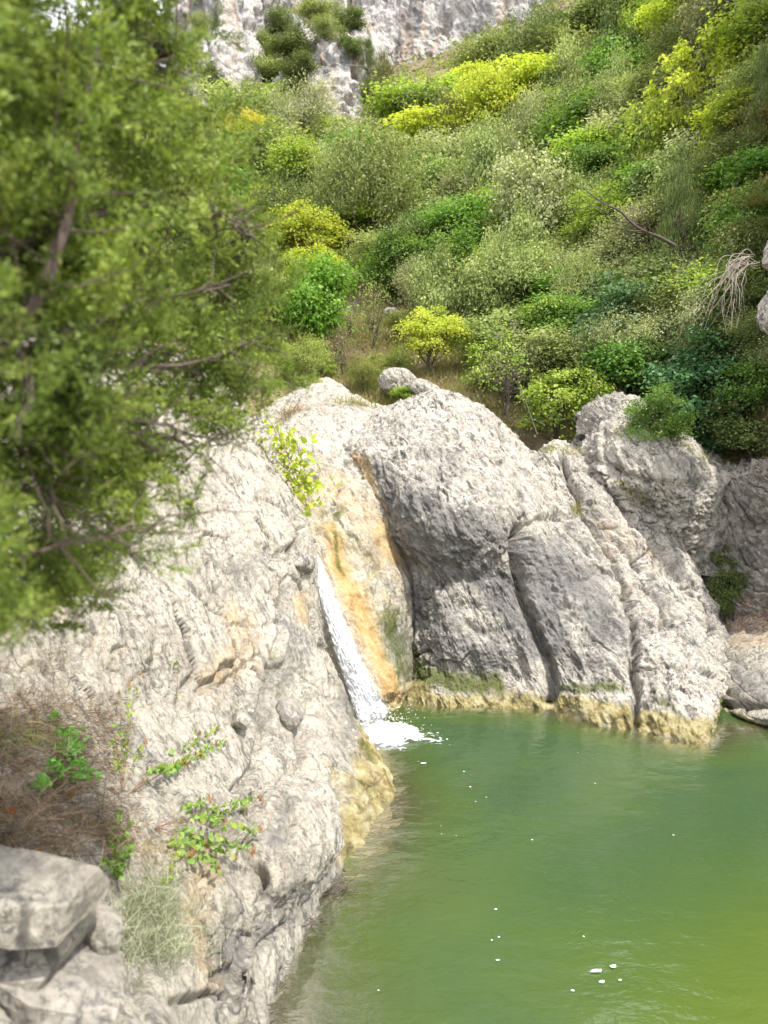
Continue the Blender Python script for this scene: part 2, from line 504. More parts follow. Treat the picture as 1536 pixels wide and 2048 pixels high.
        d += 0.5 * (sst(0, 0.6, fr) - 0.5) + 0.22 * fbm(p * 1.3 + o, 4, ridged=True)
        q3 = p.copy(); q3[:, 2] *= 0.35
        d -= 0.8 * sst(0.1, 0.3, fbm(q3 * 0.5 + 31, 4))
    elif kind == 'soil':
        d = 0.5 * fbm(p * 0.16 + o, 4) + 0.12 * fbm(p * 0.9 + o, 4)
    return d * s

ROCKS = {}
_E1 = np.cross(BED, [0, 0, 1.0]); _E1 /= np.linalg.norm(_E1)
_E2 = np.cross(BED, _E1)

def aniso_attr(me, V):
    A = np.stack([V @ _E1, V @ _E2, 0.22 * (V @ BED)], 1).astype(np.float32)
    at = me.attributes.new('aniso', 'FLOAT_VECTOR', 'POINT')
    at.data.foreach_set('vector', A.ravel())

def bvh_of(C, nu=110, nv=110):
    G = patch(C, nu, nv)
    return BVHTree.FromPolygons([tuple(v) for v in G.reshape(-1, 3)], [tuple(f) for f in grid_faces(nu, nv)])

def rock(name, label, rows, nu, nv, mat, kind, s=1.0, stains=(), crev=(), cat='rock', algae=0.34, fringe=None):
    C = ctrl(rows)
    G = patch(C, nu, nv)
    Nn = grid_normals(G)
    V = G.reshape(-1, 3)
    Nf = Nn.reshape(-1, 3)
    px, py = proj(V)
    jx = px + 14 * fbm(V * 1.6 + 2, 3)
    jy = py + 14 * fbm(V * 1.6 + 32, 3)
    d = relief_mass(V, px, py) if kind == 'mass' else relief(V, kind, s)
    for pts, wpx, dep in crev:
        d -= dep * np.exp(-(seg_dist(jx, jy, pts) / wpx) ** 2)
    st = np.zeros((len(V), 4), dtype=np.float32)
    for ch, pts, wpx, a in stains:
        pts = pts if len(pts) > 1 else [pts[0], (pts[0][0] + 1, pts[0][1])]
        st[:, ch] = np.maximum(st[:, ch], a * np.exp(-(seg_dist(jx, jy, pts) / wpx) ** 2))
    if algae:
        zz = V[:, 2] + 0.26 * algae / 0.42 * fbm(V * 1.7 + 50, 4)
        if name == 'rock_bank': zz = zz + 0.6 * sst(1690, 1790, py)
        st[:, 3] = np.maximum(st[:, 3], (1.0 - sst(algae * 0.1, algae * 1.35, zz)) * (0.75 + 0.5 * fbm(V * 3 + 12, 3)))
        rim = np.exp(-((zz - algae * 1.05) / 0.10) ** 2) * sst(-0.1, 0.25, fbm(V * 1.1 + 80, 3))
        st[:, 2] = np.maximum(st[:, 2], 0.55 * rim)
    V2 = V + Nf * d[:, None]
    me = mesh_np(name, V2, grid_faces(nu, nv), M[mat], cols={'stain': st})
    aniso_attr(me, V)
    o = link(name, me)
    tag(o, label, cat)
    bt = BVHTree.FromPolygons([tuple(v) for v in V2.reshape(nu, nv, 3)[::3, ::3].reshape(-1, 3)],
                              [tuple(f) for f in grid_faces(len(range(0, nu, 3)), len(range(0, nv, 3)))])
    return o, bt

# --- ground sheet, hillside
g = mesh_np('ground', [(-300, -300, -2.6), (300, -300, -2.6), (300, 300, -2.6), (-300, 300, -2.6)], [(0, 1, 2, 3)])
t = NT('gravel_bed')
nz = t.noise(t.obj(), 3.0, 6, 0.6)
t.surf(t.n('BsdfPrincipled', {'Base Color': t.ramp(nz, [(0.3, (0.16, 0.14, 0.09)), (0.7, (0.30, 0.26, 0.17))]), 'Roughness': 0.9}).outputs[0])
M['gravel'] = t.m
g.materials.append(t.m)
tag(link('ground', g), kind='structure')

t = NT('hill_soil')
v = t.obj()
n1 = t.noise(v, 0.5, 6, 0.65)
n2 = t.noise(v, 5.0, 8, 0.7)
colr = t.ramp(n1, [(0.32, (0.085, 0.062, 0.038)), (0.5, (0.16, 0.12, 0.07)), (0.68, (0.22, 0.175, 0.11))])
colr = t.mix(0.7, colr, t.ramp(n2, [(0.3, (0.5, 0.48, 0.45)), (0.55, (1, 1, 1)), (0.75, (1.4, 1.35, 1.25))]), 'MULTIPLY')
bp = t.n('Bump', {'Height': n2, 'Strength': 0.8, 'Distance': 0.15})
M['hill_soil'] = t.surf(t.n('BsdfPrincipled', {'Base Color': colr, 'Roughness': 0.95, 'Normal': bp.outputs[0]}).outputs[0])

HILL = ctrl([
    [(-500, 1000, 8.0), (-100, 960, 10.5), (300, 900, 14), (600, 930, 18), (900, 960, 19.5), (1200, 960, 19), (1450, 1000, 18), (1750, 1000, 13)],
    [(-500, 800, 10), (-100, 770, 13), (300, 780, 18), (600, 795, 20.5), (900, 805, 20.5), (1200, 830, 19.5), (1450, 880, 17.5), (1750, 850, 12.5)],
    [(-500, 620, 14), (-100, 610, 18), (300, 670, 23), (600, 705, 25), (900, 712, 24.5), (1150, 705, 22.5), (1450, 720, 18.5), (1750, 640, 12.5)],
    [(-500, 480, 20), (-100, 490, 26), (300, 560, 32), (600, 600, 33), (900, 605, 30), (1150, 580, 27), (1450, 520, 21), (1750, 380, 13.5)],
    [(-500, 380, 29), (-100, 390, 37), (300, 445, 45), (600, 460, 46), (900, 450, 42), (1150, 410, 35), (1450, 310, 25.5), (1750, 60, 15)],
    [(-500, 280, 42), (-100, 300, 51), (300, 335, 60), (600, 330, 60), (900, 290, 56), (1150, 230, 47), (1450, 120, 33), (1750, -250, 18)],
    [(-500, 190, 58), (-100, 205, 66), (300, 235, 74), (600, 230, 74), (900, 160, 72), (1150, 85, 63), (1450, -60, 43), (1750, -600, 22)],
    [(-500, 130, 78), (-100, 120, 82), (300, 140, 86), (600, 150, 88), (900, 60, 86), (1150, -50, 80), (1450, -260, 56), (1750, -950, 28)],
])
nu, nv = 190, 210
G = patch(HILL, nu, nv)
Vh = G.reshape(-1, 3)
dist_h = np.linalg.norm(Vh - CAM, axis=1)
Vh2 = Vh + grid_normals(G).reshape(-1, 3) * (relief(Vh, 'soil') * np.clip(dist_h / 40, 0.35, 1.0))[:, None]
tag(link('hillside', mesh_np('hillside', Vh2, grid_faces(nu, nv), M['hill_soil'])), kind='structure')
HILL_PTS, HILL_N = Vh2.reshape(nu, nv, 3), grid_normals(Vh2.reshape(nu, nv, 3))
HB = BVHTree.FromPolygons([tuple(q) for q in HILL_PTS[::2, ::2].reshape(-1, 3)],
                          [tuple(f) for f in grid_faces(len(range(0, nu, 2)), len(range(0, nv, 2)))])

def hit(bvhs, px, py):
    d = ray(px, py)
    d = Vector(d / np.linalg.norm(d))
    best = None
    for b in bvhs:
        loc, nor, idx, dist = b.ray_cast(Vector(CAM), d)
        if loc is not None and (best is None or dist < best[2]):
            best = (np.array(loc), np.array(nor), dist)
    return best

# --- far cliffs; their unseen tops are raised to keep sky reflections off the pool
_, CB1 = rock('cliff', 'pale grey cliff pillar at far left of the gorge above the trees',
     [[(330, -760, 98), (380, -780, 93), (450, -780, 91), (520, -780, 93), (580, -760, 98)],
      [(330, -300, 93), (382, -300, 87), (448, -300, 85), (512, -300, 87), (570, -300, 93)],
      [(340, -60, 90), (385, -60, 83), (445, -60, 81), (505, -50, 83), (560, -40, 90)],
      [(350, 80, 88), (392, 80, 81), (440, 80, 79), (500, 80, 81), (545, 90, 88)],
      [(370, 170, 86), (405, 170, 79), (445, 170, 77.5), (500, 170, 79), (545, 175, 86)],
      [(390, 260, 84), (415, 255, 77), (450, 255, 76), (500, 255, 77), (550, 260, 82)],
      [(400, 330, 80), (420, 330, 75), (455, 330, 74), (505, 330, 75), (560, 330, 79)]],
     190, 120, 'cliff_rock', 'cliff', 0.9, algae=0, cat='cliff')
_, CB2 = rock('cliff', 'broad streaked cliff wall with orange and grey stains at top centre',
     [[(660, -860, 102), (740, -880, 96), (850, -880, 94), (1000, -880, 92), (1120, -890, 90), (1300, -860, 88)],
      [(660, -380, 96), (740, -380, 89), (850, -380, 87), (1000, -390, 85), (1120, -400, 83), (1300, -400, 81)],
      [(680, -120, 94), (735, -120, 86), (850, -120, 84), (1000, -120, 82), (1120, -120, 80), (1300, -120, 77)],
      [(690, 20, 93), (735, 10, 85), (850, 10, 83), (1000, 0, 80), (1120, -10, 78), (1300, -20, 75)],
      [(700, 90, 90), (750, 90, 84), (850, 90, 82), (1000, 80, 79), (1120, 60, 76), (1300, 30, 73)],
      [(720, 150, 89), (775, 150, 83), (850, 150, 81), (1000, 130, 77), (1120, 110, 74), (1300, 90, 71)],
      [(740, 230, 87), (790, 230, 81), (860, 230, 78), (1000, 210, 73), (1120, 190, 70), (1300, 180, 68)]],
     200, 240, 'cliff_rock', 'cliff', 0.85, algae=0, cat='cliff')
_, CB3 = rock('rock_crag', 'jagged white crag between the cliff pillar and the streaked wall',
     [[(600, 120, 86), (640, 95, 84), (690, 85, 84), (730, 90, 84), (760, 110, 86)],
      [(590, 150, 76), (630, 120, 73), (685, 98, 72), (730, 108, 73), (760, 135, 77)],
      [(570, 190, 74), (620, 165, 71), (670, 155, 70), (715, 160, 71), (750, 180, 74)],
      [(560, 225, 72), (600, 215, 69.5), (650, 210, 69), (700, 215, 69.5), (740, 225, 72)],
      [(555, 280, 71), (595, 270, 68.5), (645, 270, 68), (700, 270, 68.5), (740, 280, 71)]],
     110, 130, 'cliff_rock', 'cliff', 1.1, algae=0, cat='crag')
_, CB4 = rock('cliff', 'bushy cliff band of broken pale rock between pillar and streaked wall',
     [[(480, -760, 104), (560, -780, 101), (640, -780, 100), (720, -780, 100), (790, -760, 103)],
      [(480, -280, 97), (560, -280, 94), (640, -280, 93), (720, -280, 93), (790, -280, 96)],
      [(490, -60, 93), (560, -60, 90), (640, -60, 89), (710, -60, 90), (770, -60, 93)],
      [(500, 60, 90), (560, 60, 87), (640, 60, 86), (710, 60, 87), (770, 60, 90)],
      [(500, 160, 86), (560, 160, 83), (640, 160, 82), (710, 160, 83), (770, 160, 87)],
      [(500, 250, 81), (560, 250, 79), (640, 250, 78), (710, 250, 79), (770, 250, 82)]],
     160, 140, 'cliff_rock', 'cliff', 1.3, algae=0, cat='cliff')
_, CB5 = rock('rock', 'small white rock fang under the jagged crag',
     [[(555, 205, 74), (575, 200, 74), (600, 210, 74)],
      [(556, 225, 72.5), (577, 215, 72), (602, 228, 72.5)],
      [(558, 250, 71.5), (580, 250, 70.5), (606, 252, 71.5)],
      [(558, 290, 71), (582, 290, 70), (610, 290, 71)]],
     60, 50, 'cliff_rock', 'cliff', 0.5, algae=0)
CLIFFS = [CB1, CB2, CB3, CB4]

# --- the rocks round the pool
LEFT, LB = rock('rock_bank', 'big pale cream rock bank on the left of the waterfall',
     [[(-500, 640, 8), (-250, 640, 9), (0, 640, 10), (170, 670, 11.5), (330, 700, 13), (430, 730, 14.5), (470, 790, 15.5), (490, 820, 16), (505, 880, 16.8)],
      [(-500, 900, 5.6), (-250, 900, 6.7), (0, 900, 7.5), (170, 890, 8.8), (330, 880, 10.2), (430, 872, 11.6), (490, 862, 12.8), (508, 880, 13.3), (520, 960, 14)],
      [(-500, 1060, 4.6), (-250, 1060, 5.6), (0, 1060, 6.4), (170, 1040, 7.7), (330, 1020, 9.2), (450, 990, 10.6), (540, 960, 11.7), (574, 988, 12.1), (588, 1060, 12.9)],
      [(-500, 1200, 4.0), (-250, 1200, 4.9), (0, 1200, 5.6), (170, 1190, 6.9), (330, 1170, 8.3), (460, 1140, 9.6), (575, 1090, 10.8), (617, 1098, 11.3), (622, 1180, 12.2)],
      [(-500, 1350, 3.4), (-250, 1350, 4.2), (0, 1350, 4.8), (170, 1340, 6.0), (330, 1320, 7.4), (470, 1290, 8.7), (585, 1230, 9.9), (634, 1230, 10.7), (642, 1310, 11.8)],
      [(-500, 1480, 3.0), (-250, 1480, 3.7), (0, 1480, 4.2), (170, 1480, 5.3), (330, 1460, 6.6), (480, 1430, 7.9), (610, 1380, 9.2), (690, 1392, 10.1), (698, 1460, 11.2)],
      [(-500, 1600, 2.7), (-250, 1600, 3.3), (0, 1600, 3.8), (170, 1590, 4.8), (330, 1570, 5.9), (500, 1540, 7.3), (650, 1500, 8.6), (742, 1508, 9.3), W(760, 1560, 0.2, 0.9)],
      [(-500, 1680, 2.5), (-250, 1680, 3.05), (0, 1680, 3.5), (170, 1670, 4.4), (330, 1650, 5.4), (500, 1610, 6.8), (650, 1590, 8.0), (768, 1590, 8.65), W(800, 1640, 0.5, 0.1)],
      [(-500, 1780, 2.2), (-250, 1780, 2.7), (0, 1780, 3.2), (170, 1770, 4.0), (330, 1740, 4.9), (480, 1700, 6.0), (620, 1660, 7.2), (722, 1672, 7.75), W(755, 1740, 0.6)],
      [(-500, 1950, 1.9), (-250, 1950, 2.3), (0, 1950, 2.7), (170, 1930, 3.4), (330, 1890, 4.3), (440, 1850, 5.0), (530, 1810, 5.8), (575, 1835, 6.0), W(615, 1910, 0.6)],
      [(-500, 2150, 1.6), (-250, 2150, 2.0), (0, 2130, 2.3), (170, 2110, 2.9), (330, 2050, 3.7), (420, 2000, 4.4), (470, 1965, 4.9), (515, 1960, 5.05), W(560, 2050, 0.6)],
      [(-500, 2400, 1.4), (-250, 2400, 1.7), (0, 2400, 1.9), (170, 2350, 2.4), (330, 2280, 3.1), (420, 2200, 3.7), (470, 2130, 4.2), (508, 2110, 4.35), W(550, 2190, 0.6)]],
     520, 340, 'pale_rock', 'plates', 1.25,
     stains=[(0, [(470, 1240), (500, 1300), (430, 1350)], 50, 0.45), (0, [(420, 1720), (380, 1850), (420, 1960)], 60, 0.4),
             (1, [(620, 1760), (500, 1850), (440, 2000)], 60, 0.55), (1, [(560, 1200), (600, 1300), (520, 1420)], 45, 0.5),
             (1, [(460, 1150), (540, 1130)], 40, 0.4), (1, [(690, 1400), (740, 1500)], 26, 0.55), (0, [(740, 1480), (790, 1600)], 26, 0.8),
             (2, [(725, 1480), (745, 1520)], 12, 0.7), (0, [(600, 1190), (612, 1240)], 14, 0.6), (1, [(690, 1480), (700, 1600)], 40, 0.35)],
     crev=[([(515, 1000), (560, 1010), (590, 1040)], 6, 0.081), ([(520, 1090), (545, 1110), (580, 1100)], 7, 0.098),
           ([(540, 1180), (560, 1260), (530, 1400), (548, 1470)], 7, 0.105), ([(400, 1380), (440, 1370), (520, 1310)], 5, 0.065),
           ([(630, 1400), (610, 1480), (600, 1560), (580, 1600)], 7, 0.081), ([(470, 1580), (520, 1520), (540, 1440)], 8, 0.113),
           ([(420, 1960), (500, 1920), (560, 1850)], 6, 0.081), ([(340, 2010), (420, 1990), (500, 1990)], 7, 0.081),
           ([(660, 1540), (655, 1600), (640, 1640)], 5, 0.057), ([(280, 2010), (290, 1940), (260, 1880)], 8, 0.065),
           ([(450, 1260), (520, 1255), (560, 1240)], 5, 0.049)], algae=0.5, cat='rock bank')

CHUTE, SB = rock('chute_slab', 'steep cream and ochre stained slab the waterfall slides down',
     [[(470, 830, 20), (560, 800, 20), (620, 770, 20.5), (660, 762, 20.5), (720, 800, 20), (830, 840, 19.5)],
      [(500, 900, 16.5), (560, 850, 17), (610, 812, 17.5), (650, 805, 18), (715, 830, 17.2), (830, 880, 17)],
      [(530, 960, 14.4), (580, 945, 14.3), (630, 935, 14.6), (680, 925, 14.9), (735, 930, 15.2), (830, 960, 16)],
      [(560, 1050, 13.3), (612, 1050, 13.2), (660, 1045, 13.4), (710, 1040, 13.5), (765, 1040, 13.9), (840, 1060, 15)],
      [(580, 1150, 12.7), (632, 1150, 12.5), (685, 1150, 12.6), (735, 1150, 12.8), (795, 1150, 13.3), (850, 1150, 14.4)],
      [(610, 1260, 12.2), (665, 1260, 11.9), (715, 1260, 11.95), (760, 1265, 12.2), (800, 1250, 13.0), (850, 1250, 14)],
      [(650, 1360, 12), (705, 1365, 11.55), (755, 1368, 11.5), (792, 1372, 11.75), (815, 1365, 12.5), (850, 1365, 13.4)],
      [W(690, 1432), W(725, 1437), W(765, 1425), W(798, 1408), W(818, 1400, 0, .4), W(850, 1390, 0, 1.2)],
      [W(690, 1440, .8), W(725, 1445, .8), W(765, 1433, .8), W(798, 1416, .8), W(818, 1408, .8, .4), W(850, 1390, .8, 1.2)]],
     380, 190, 'pale_rock', 'slab', 1.0,
     stains=[(0, [(662, 1075), (697, 1180), (745, 1290), (785, 1390)], 27, 1.0), (0, [(640, 1060), (665, 1150), (715, 1290)], 26, 0.42),
             (0, [(660, 970), (700, 1010), (750, 1060), (790, 1130)], 46, 0.45), (0, [(760, 1060), (785, 1110)], 30, 0.8),
             (2, [(662, 1075), (690, 1150)], 9, 0.7), (2, [(775, 1240), (800, 1330), (835, 1390)], 42, 0.68), (1, [(770, 1230), (800, 1290)], 30, 0.6),
             (3, [(600, 960), (640, 1040), (720, 1120), (770, 1230)], 70, 0.45), (2, [(680, 1028), (670, 1038)], 10, 0.7)],
     crev=[([(645, 1038), (672, 1024), (690, 1026)], 5, 0.06), ([(735, 1120), (760, 1160), (750, 1190)], 8, 0.08)],
     cat='rock slab', algae=0.16)

BD_Y = [880, 925, 985, 1040, 1090, 1160, 1225, 1240, 1290, 1330, 1500]
BD_X = [1108, 1125, 1150, 1175, 1205, 1240, 1268, 1335, 1385, 1425, 1500]

def relief_mass(p, px, py):
    m = sst(-12, 26, px - np.interp(py, BD_Y, BD_X))
    return relief(p, 'dome', 1.0) * (1 - m) + relief(p, 'strata', 0.85) * m

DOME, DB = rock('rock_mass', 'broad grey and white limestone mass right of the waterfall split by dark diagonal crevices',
     [[(690, 880, 20), (740, 850, 20), (820, 822, 20), (890, 815, 20), (950, 835, 20), (1020, 890, 19.5), (1080, 935, 19), (1140, 900, 18.8), (1215, 930, 18.6), (1290, 960, 18.6)],
      [(668, 868, 17.4), (740, 840, 17), (825, 803, 16.8), (890, 790, 16.6), (945, 813, 16.5), (1015, 868, 16.3), (1070, 915, 16.2), (1120, 892, 16.2), (1210, 935, 16.2), (1290, 985, 16.6)],
      [(668, 905, 15.9), (730, 890, 15.1), (820, 872, 14.8), (900, 878, 14.6), (970, 905, 14.6), (1040, 945, 14.8), (1100, 978, 15), (1165, 970, 15.0), (1250, 1010, 15.1), (1325, 1040, 15.6)],
      [(695, 985, 15.3), (750, 975, 14.2), (830, 970, 13.6), (910, 972, 13.4), (985, 990, 13.5), (1055, 1020, 13.8), (1120, 1040, 14.2), (1195, 1040, 14.3), (1290, 1070, 14.4), (1368, 1100, 15)],
      [(770, 1075, 15), (800, 1065, 13.8), (855, 1060, 13.0), (925, 1055, 12.8), (995, 1065, 13.0), (1065, 1090, 13.3), (1140, 1100, 13.6), (1220, 1100, 13.9), (1325, 1135, 14.0), (1402, 1160, 14.6)],
      [(798, 1150, 15), (824, 1150, 13.8), (872, 1138, 13.12), (935, 1135, 12.95), (1000, 1145, 13.0), (1080, 1160, 13.0), (1160, 1165, 13.15), (1240, 1165, 13.5), (1350, 1190, 13.6), (1428, 1215, 14.2)],
      [(805, 1230, 14.8), (830, 1225, 13.6), (880, 1210, 12.92), (945, 1208, 12.75), (1010, 1218, 12.75), (1095, 1225, 12.5), (1180, 1225, 12.55), (1265, 1225, 12.9), (1375, 1245, 13.0), (1452, 1265, 13.7)],
      [(800, 1310, 14.4), (830, 1305, 13.3), (885, 1292, 12.5), (950, 1292, 12.32), (1020, 1298, 12.3), (1105, 1300, 12.05), (1190, 1298, 11.95), (1275, 1295, 12.0), (1375, 1305, 12.0), (1448, 1325, 12.8)],
      [(790, 1370, 13.8), (825, 1362, 12.9), (885, 1350, 12.35), (950, 1352, 12.25), (1020, 1356, 12.2), (1110, 1358, 11.9), (1195, 1362, 11.6), (1285, 1360, 11.5), (1390, 1358, 11.25), (1456, 1372, 12.2)],
      [W(790, 1400, 0, .8), W(825, 1406, 0, .2), W(890, 1411), W(955, 1414), W(1025, 1417), W(1112, 1418), W(1185, 1446), W(1290, 1460), W(1400, 1487), W(1455, 1466, 0, .5)],
      [W(790, 1400, .9, .8), W(825, 1406, .9, .2), W(890, 1411, .9), W(955, 1414, .9), W(1025, 1417, .9), W(1112, 1418, .9), W(1185, 1446, .9), W(1290, 1460, .9), W(1400, 1487, .9), W(1455, 1466, .9, .5)]],
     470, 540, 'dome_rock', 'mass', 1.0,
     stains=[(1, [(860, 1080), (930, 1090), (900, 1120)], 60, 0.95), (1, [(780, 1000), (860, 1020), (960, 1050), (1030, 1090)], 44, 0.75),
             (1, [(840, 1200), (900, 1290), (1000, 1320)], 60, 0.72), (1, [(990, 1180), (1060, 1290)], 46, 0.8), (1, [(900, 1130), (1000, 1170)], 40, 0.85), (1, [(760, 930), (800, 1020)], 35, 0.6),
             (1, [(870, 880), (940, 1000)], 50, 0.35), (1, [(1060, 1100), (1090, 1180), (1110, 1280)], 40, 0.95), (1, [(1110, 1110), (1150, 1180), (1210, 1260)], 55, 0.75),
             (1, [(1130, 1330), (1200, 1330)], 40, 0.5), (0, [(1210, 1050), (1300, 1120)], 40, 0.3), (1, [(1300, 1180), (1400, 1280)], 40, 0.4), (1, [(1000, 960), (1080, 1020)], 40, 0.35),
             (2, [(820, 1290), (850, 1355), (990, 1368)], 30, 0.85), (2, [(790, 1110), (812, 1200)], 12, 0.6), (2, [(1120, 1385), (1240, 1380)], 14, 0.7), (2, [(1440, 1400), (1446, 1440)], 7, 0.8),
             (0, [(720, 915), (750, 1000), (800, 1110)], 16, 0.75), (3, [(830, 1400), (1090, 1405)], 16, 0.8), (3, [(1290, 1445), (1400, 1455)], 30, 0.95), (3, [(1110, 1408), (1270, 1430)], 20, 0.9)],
     crev=[([(1042, 1058), (1032, 1110), (1036, 1180), (1060, 1240), (1085, 1300), (1098, 1350), (1100, 1400)], 12, 0.42),
           ([(1042, 1060), (1075, 1040), (1115, 1034)], 6, 0.13), ([(1125, 920), (1150, 985), (1175, 1040), (1205, 1090), (1240, 1160), (1262, 1230), (1270, 1300), (1268, 1400), (1270, 1450)], 7, 0.30),
           ([(1195, 915), (1215, 960), (1270, 1040), (1330, 1110), (1400, 1200), (1430, 1260)], 7, 0.26), ([(1270, 1268), (1300, 1250), (1345, 1236)], 5, 0.13),
           ([(1330, 1350), (1385, 1320)], 5, 0.08), ([(1290, 1180), (1335, 1240), (1385, 1292), (1410, 1330)], 7, 0.22), ([(1160, 990), (1210, 1070), (1280, 1150)], 5, 0.10), ([(1240, 1010), (1300, 1090), (1370, 1160)], 5, 0.10),
           ([(800, 1110), (850, 1150), (885, 1176), (960, 1152), (1035, 1085)], 8, 0.09), ([(880, 880), (960, 860), (1000, 890)], 7, 0.08), ([(760, 880), (800, 920), (850, 915)], 7, 0.07),
           ([(1000, 880), (1060, 960), (1130, 1060)], 5, 0.07), ([(1090, 1190), (1150, 1165), (1180, 1160)], 6, 0.06), ([(930, 1250), (980, 1270), (1040, 1250)], 8, 0.07), ([(1200, 1255), (1222, 1228)], 6, 0.08)],
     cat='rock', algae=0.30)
BB = TB = TRB = DB

BLOCK, EB = rock('rock', 'large pale rounded block under the dark ivy at upper right',
     [[(1150, 890, 18.4), (1200, 850, 18.2), (1260, 845, 18), (1325, 865, 18), (1395, 900, 18), (1480, 955, 18.2)],
      [(1170, 900, 16.4), (1205, 855, 15.9), (1258, 840, 15.7), (1322, 866, 15.6), (1388, 908, 15.6), (1455, 952, 16.1)],
      [(1172, 935, 15.9), (1212, 905, 15.25), (1265, 903, 14.95), (1322, 922, 14.8), (1380, 950, 14.85), (1445, 975, 15.4)],
      [(1185, 975, 15.6), (1232, 955, 14.95), (1280, 958, 14.65), (1327, 970, 14.55), (1378, 985, 14.7), (1440, 1003, 15.3)],
      [(1210, 1020, 15.4), (1258, 1005, 14.95), (1300, 1010, 14.75), (1335, 1018, 14.75), (1385, 1028, 14.9), (1455, 1042, 15.4)],
      [(1240, 1080, 15.3), (1290, 1070, 15.0), (1325, 1075, 14.9), (1352, 1080, 15.0), (1395, 1085, 15.0), (1465, 1098, 15.4)],
      [(1280, 1140, 15.2), (1320, 1135, 15), (1350, 1140, 15), (1372, 1145, 15.0), (1410, 1150, 15.1), (1475, 1162, 15.4)]],
     200, 210, 'dome_rock', 'dome', 1.35,
     stains=[(3, [(1280, 970), (1340, 1000)], 30, 0.35), (1, [(1370, 930), (1400, 970)], 30, 0.5)],
     crev=[([(1235, 948), (1300, 962), (1385, 978)], 7, 0.10), ([(1190, 925), (1240, 940)], 6, 0.08), ([(1270, 1000), (1320, 1020)], 6, 0.07)], algae=0, cat='rock')
KNOB, NB = rock('rock', 'small grey rock knob half covered by leaves above the pale block',
     [[(1165, 840, 18.6), (1195, 812, 18.4), (1235, 805, 18.3), (1275, 815, 18.4), (1300, 845, 18.6)],
      [(1150, 845, 17.4), (1185, 808, 16.9), (1235, 790, 16.7), (1290, 808, 16.9), (1335, 850, 17.4)],
      [(1155, 835, 16.9), (1185, 818, 16.4), (1235, 812, 16.2), (1290, 825, 16.3), (1335, 855, 16.8)],
      [(1150, 875, 16.5), (1185, 868, 16.0), (1235, 864, 15.8), (1290, 872, 15.8), (1340, 890, 16.2)]],
     130, 150, 'wall_rock', 'strata', 0.9, algae=0)
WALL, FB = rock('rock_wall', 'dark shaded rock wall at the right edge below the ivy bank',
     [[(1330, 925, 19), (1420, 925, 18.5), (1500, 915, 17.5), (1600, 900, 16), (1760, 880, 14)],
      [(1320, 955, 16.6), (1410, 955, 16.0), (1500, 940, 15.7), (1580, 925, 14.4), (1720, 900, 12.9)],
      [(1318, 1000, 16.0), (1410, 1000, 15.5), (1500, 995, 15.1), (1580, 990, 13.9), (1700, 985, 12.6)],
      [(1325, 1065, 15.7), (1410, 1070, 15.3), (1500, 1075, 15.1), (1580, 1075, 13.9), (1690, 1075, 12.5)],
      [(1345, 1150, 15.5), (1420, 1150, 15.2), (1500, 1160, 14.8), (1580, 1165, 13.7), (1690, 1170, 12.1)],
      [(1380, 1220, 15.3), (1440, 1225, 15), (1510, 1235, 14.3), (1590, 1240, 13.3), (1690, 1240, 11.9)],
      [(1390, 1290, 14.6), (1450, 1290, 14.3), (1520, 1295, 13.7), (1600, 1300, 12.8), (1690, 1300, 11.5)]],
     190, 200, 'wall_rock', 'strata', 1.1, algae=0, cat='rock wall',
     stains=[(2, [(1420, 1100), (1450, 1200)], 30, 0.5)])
SHELF, GB = rock('rock_shelf', 'flat layered rock shelf over the dark water at the right edge',
     [[(1370, 1270, 15.2), (1440, 1250, 14.9), (1500, 1230, 14.5), (1580, 1210, 14), (1720, 1190, 13)],
      [(1390, 1300, 13.9), (1450, 1292, 13.4), (1510, 1290, 12.9), (1590, 1285, 12.4), (1720, 1280, 11.6)],
      [(1410, 1352, 12.9), (1455, 1352, 12.4), (1515, 1358, 11.8), (1600, 1365, 11.3), (1720, 1370, 10.7)],
      [(1418, 1385, 12.5), (1455, 1388, 11.9), (1518, 1396, 11.3), (1600, 1402, 10.8), (1720, 1410, 10.2)],
      [(1420, 1402, 12.5), (1457, 1408, 11.7), (1520, 1420, 11.15), (1600, 1428, 10.6), (1720, 1438, 10.0)],
      [(1422, 1418, 12.5), (1460, 1428, 11.5), (1522, 1441, 10.95), (1602, 1449, 10.4), (1720, 1459, 9.8)],
      [(1424, 1430, 12.9), (1462, 1438, 12.0), (1524, 1448, 11.6), (1604, 1456, 11.1), (1720, 1466, 10.5)],
      [W(1424, 1420, .6, .8), W(1462, 1425, .6, .8), W(1524, 1430, .6, .8), W(1604, 1440, .6, .8), W(1720, 1450, .6, .8)]],
     180, 190, 'pale_rock', 'ledge', 0.9, algae=0.12, cat='rock ledge',
     stains=[(1, [(1440, 1330), (1520, 1380)], 50, 0.55), (0, [(1480, 1290), (1536, 1280)], 30, 0.4)], crev=[([(1450, 1412), (1540, 1418), (1720, 1428)], 5, 0.10)])
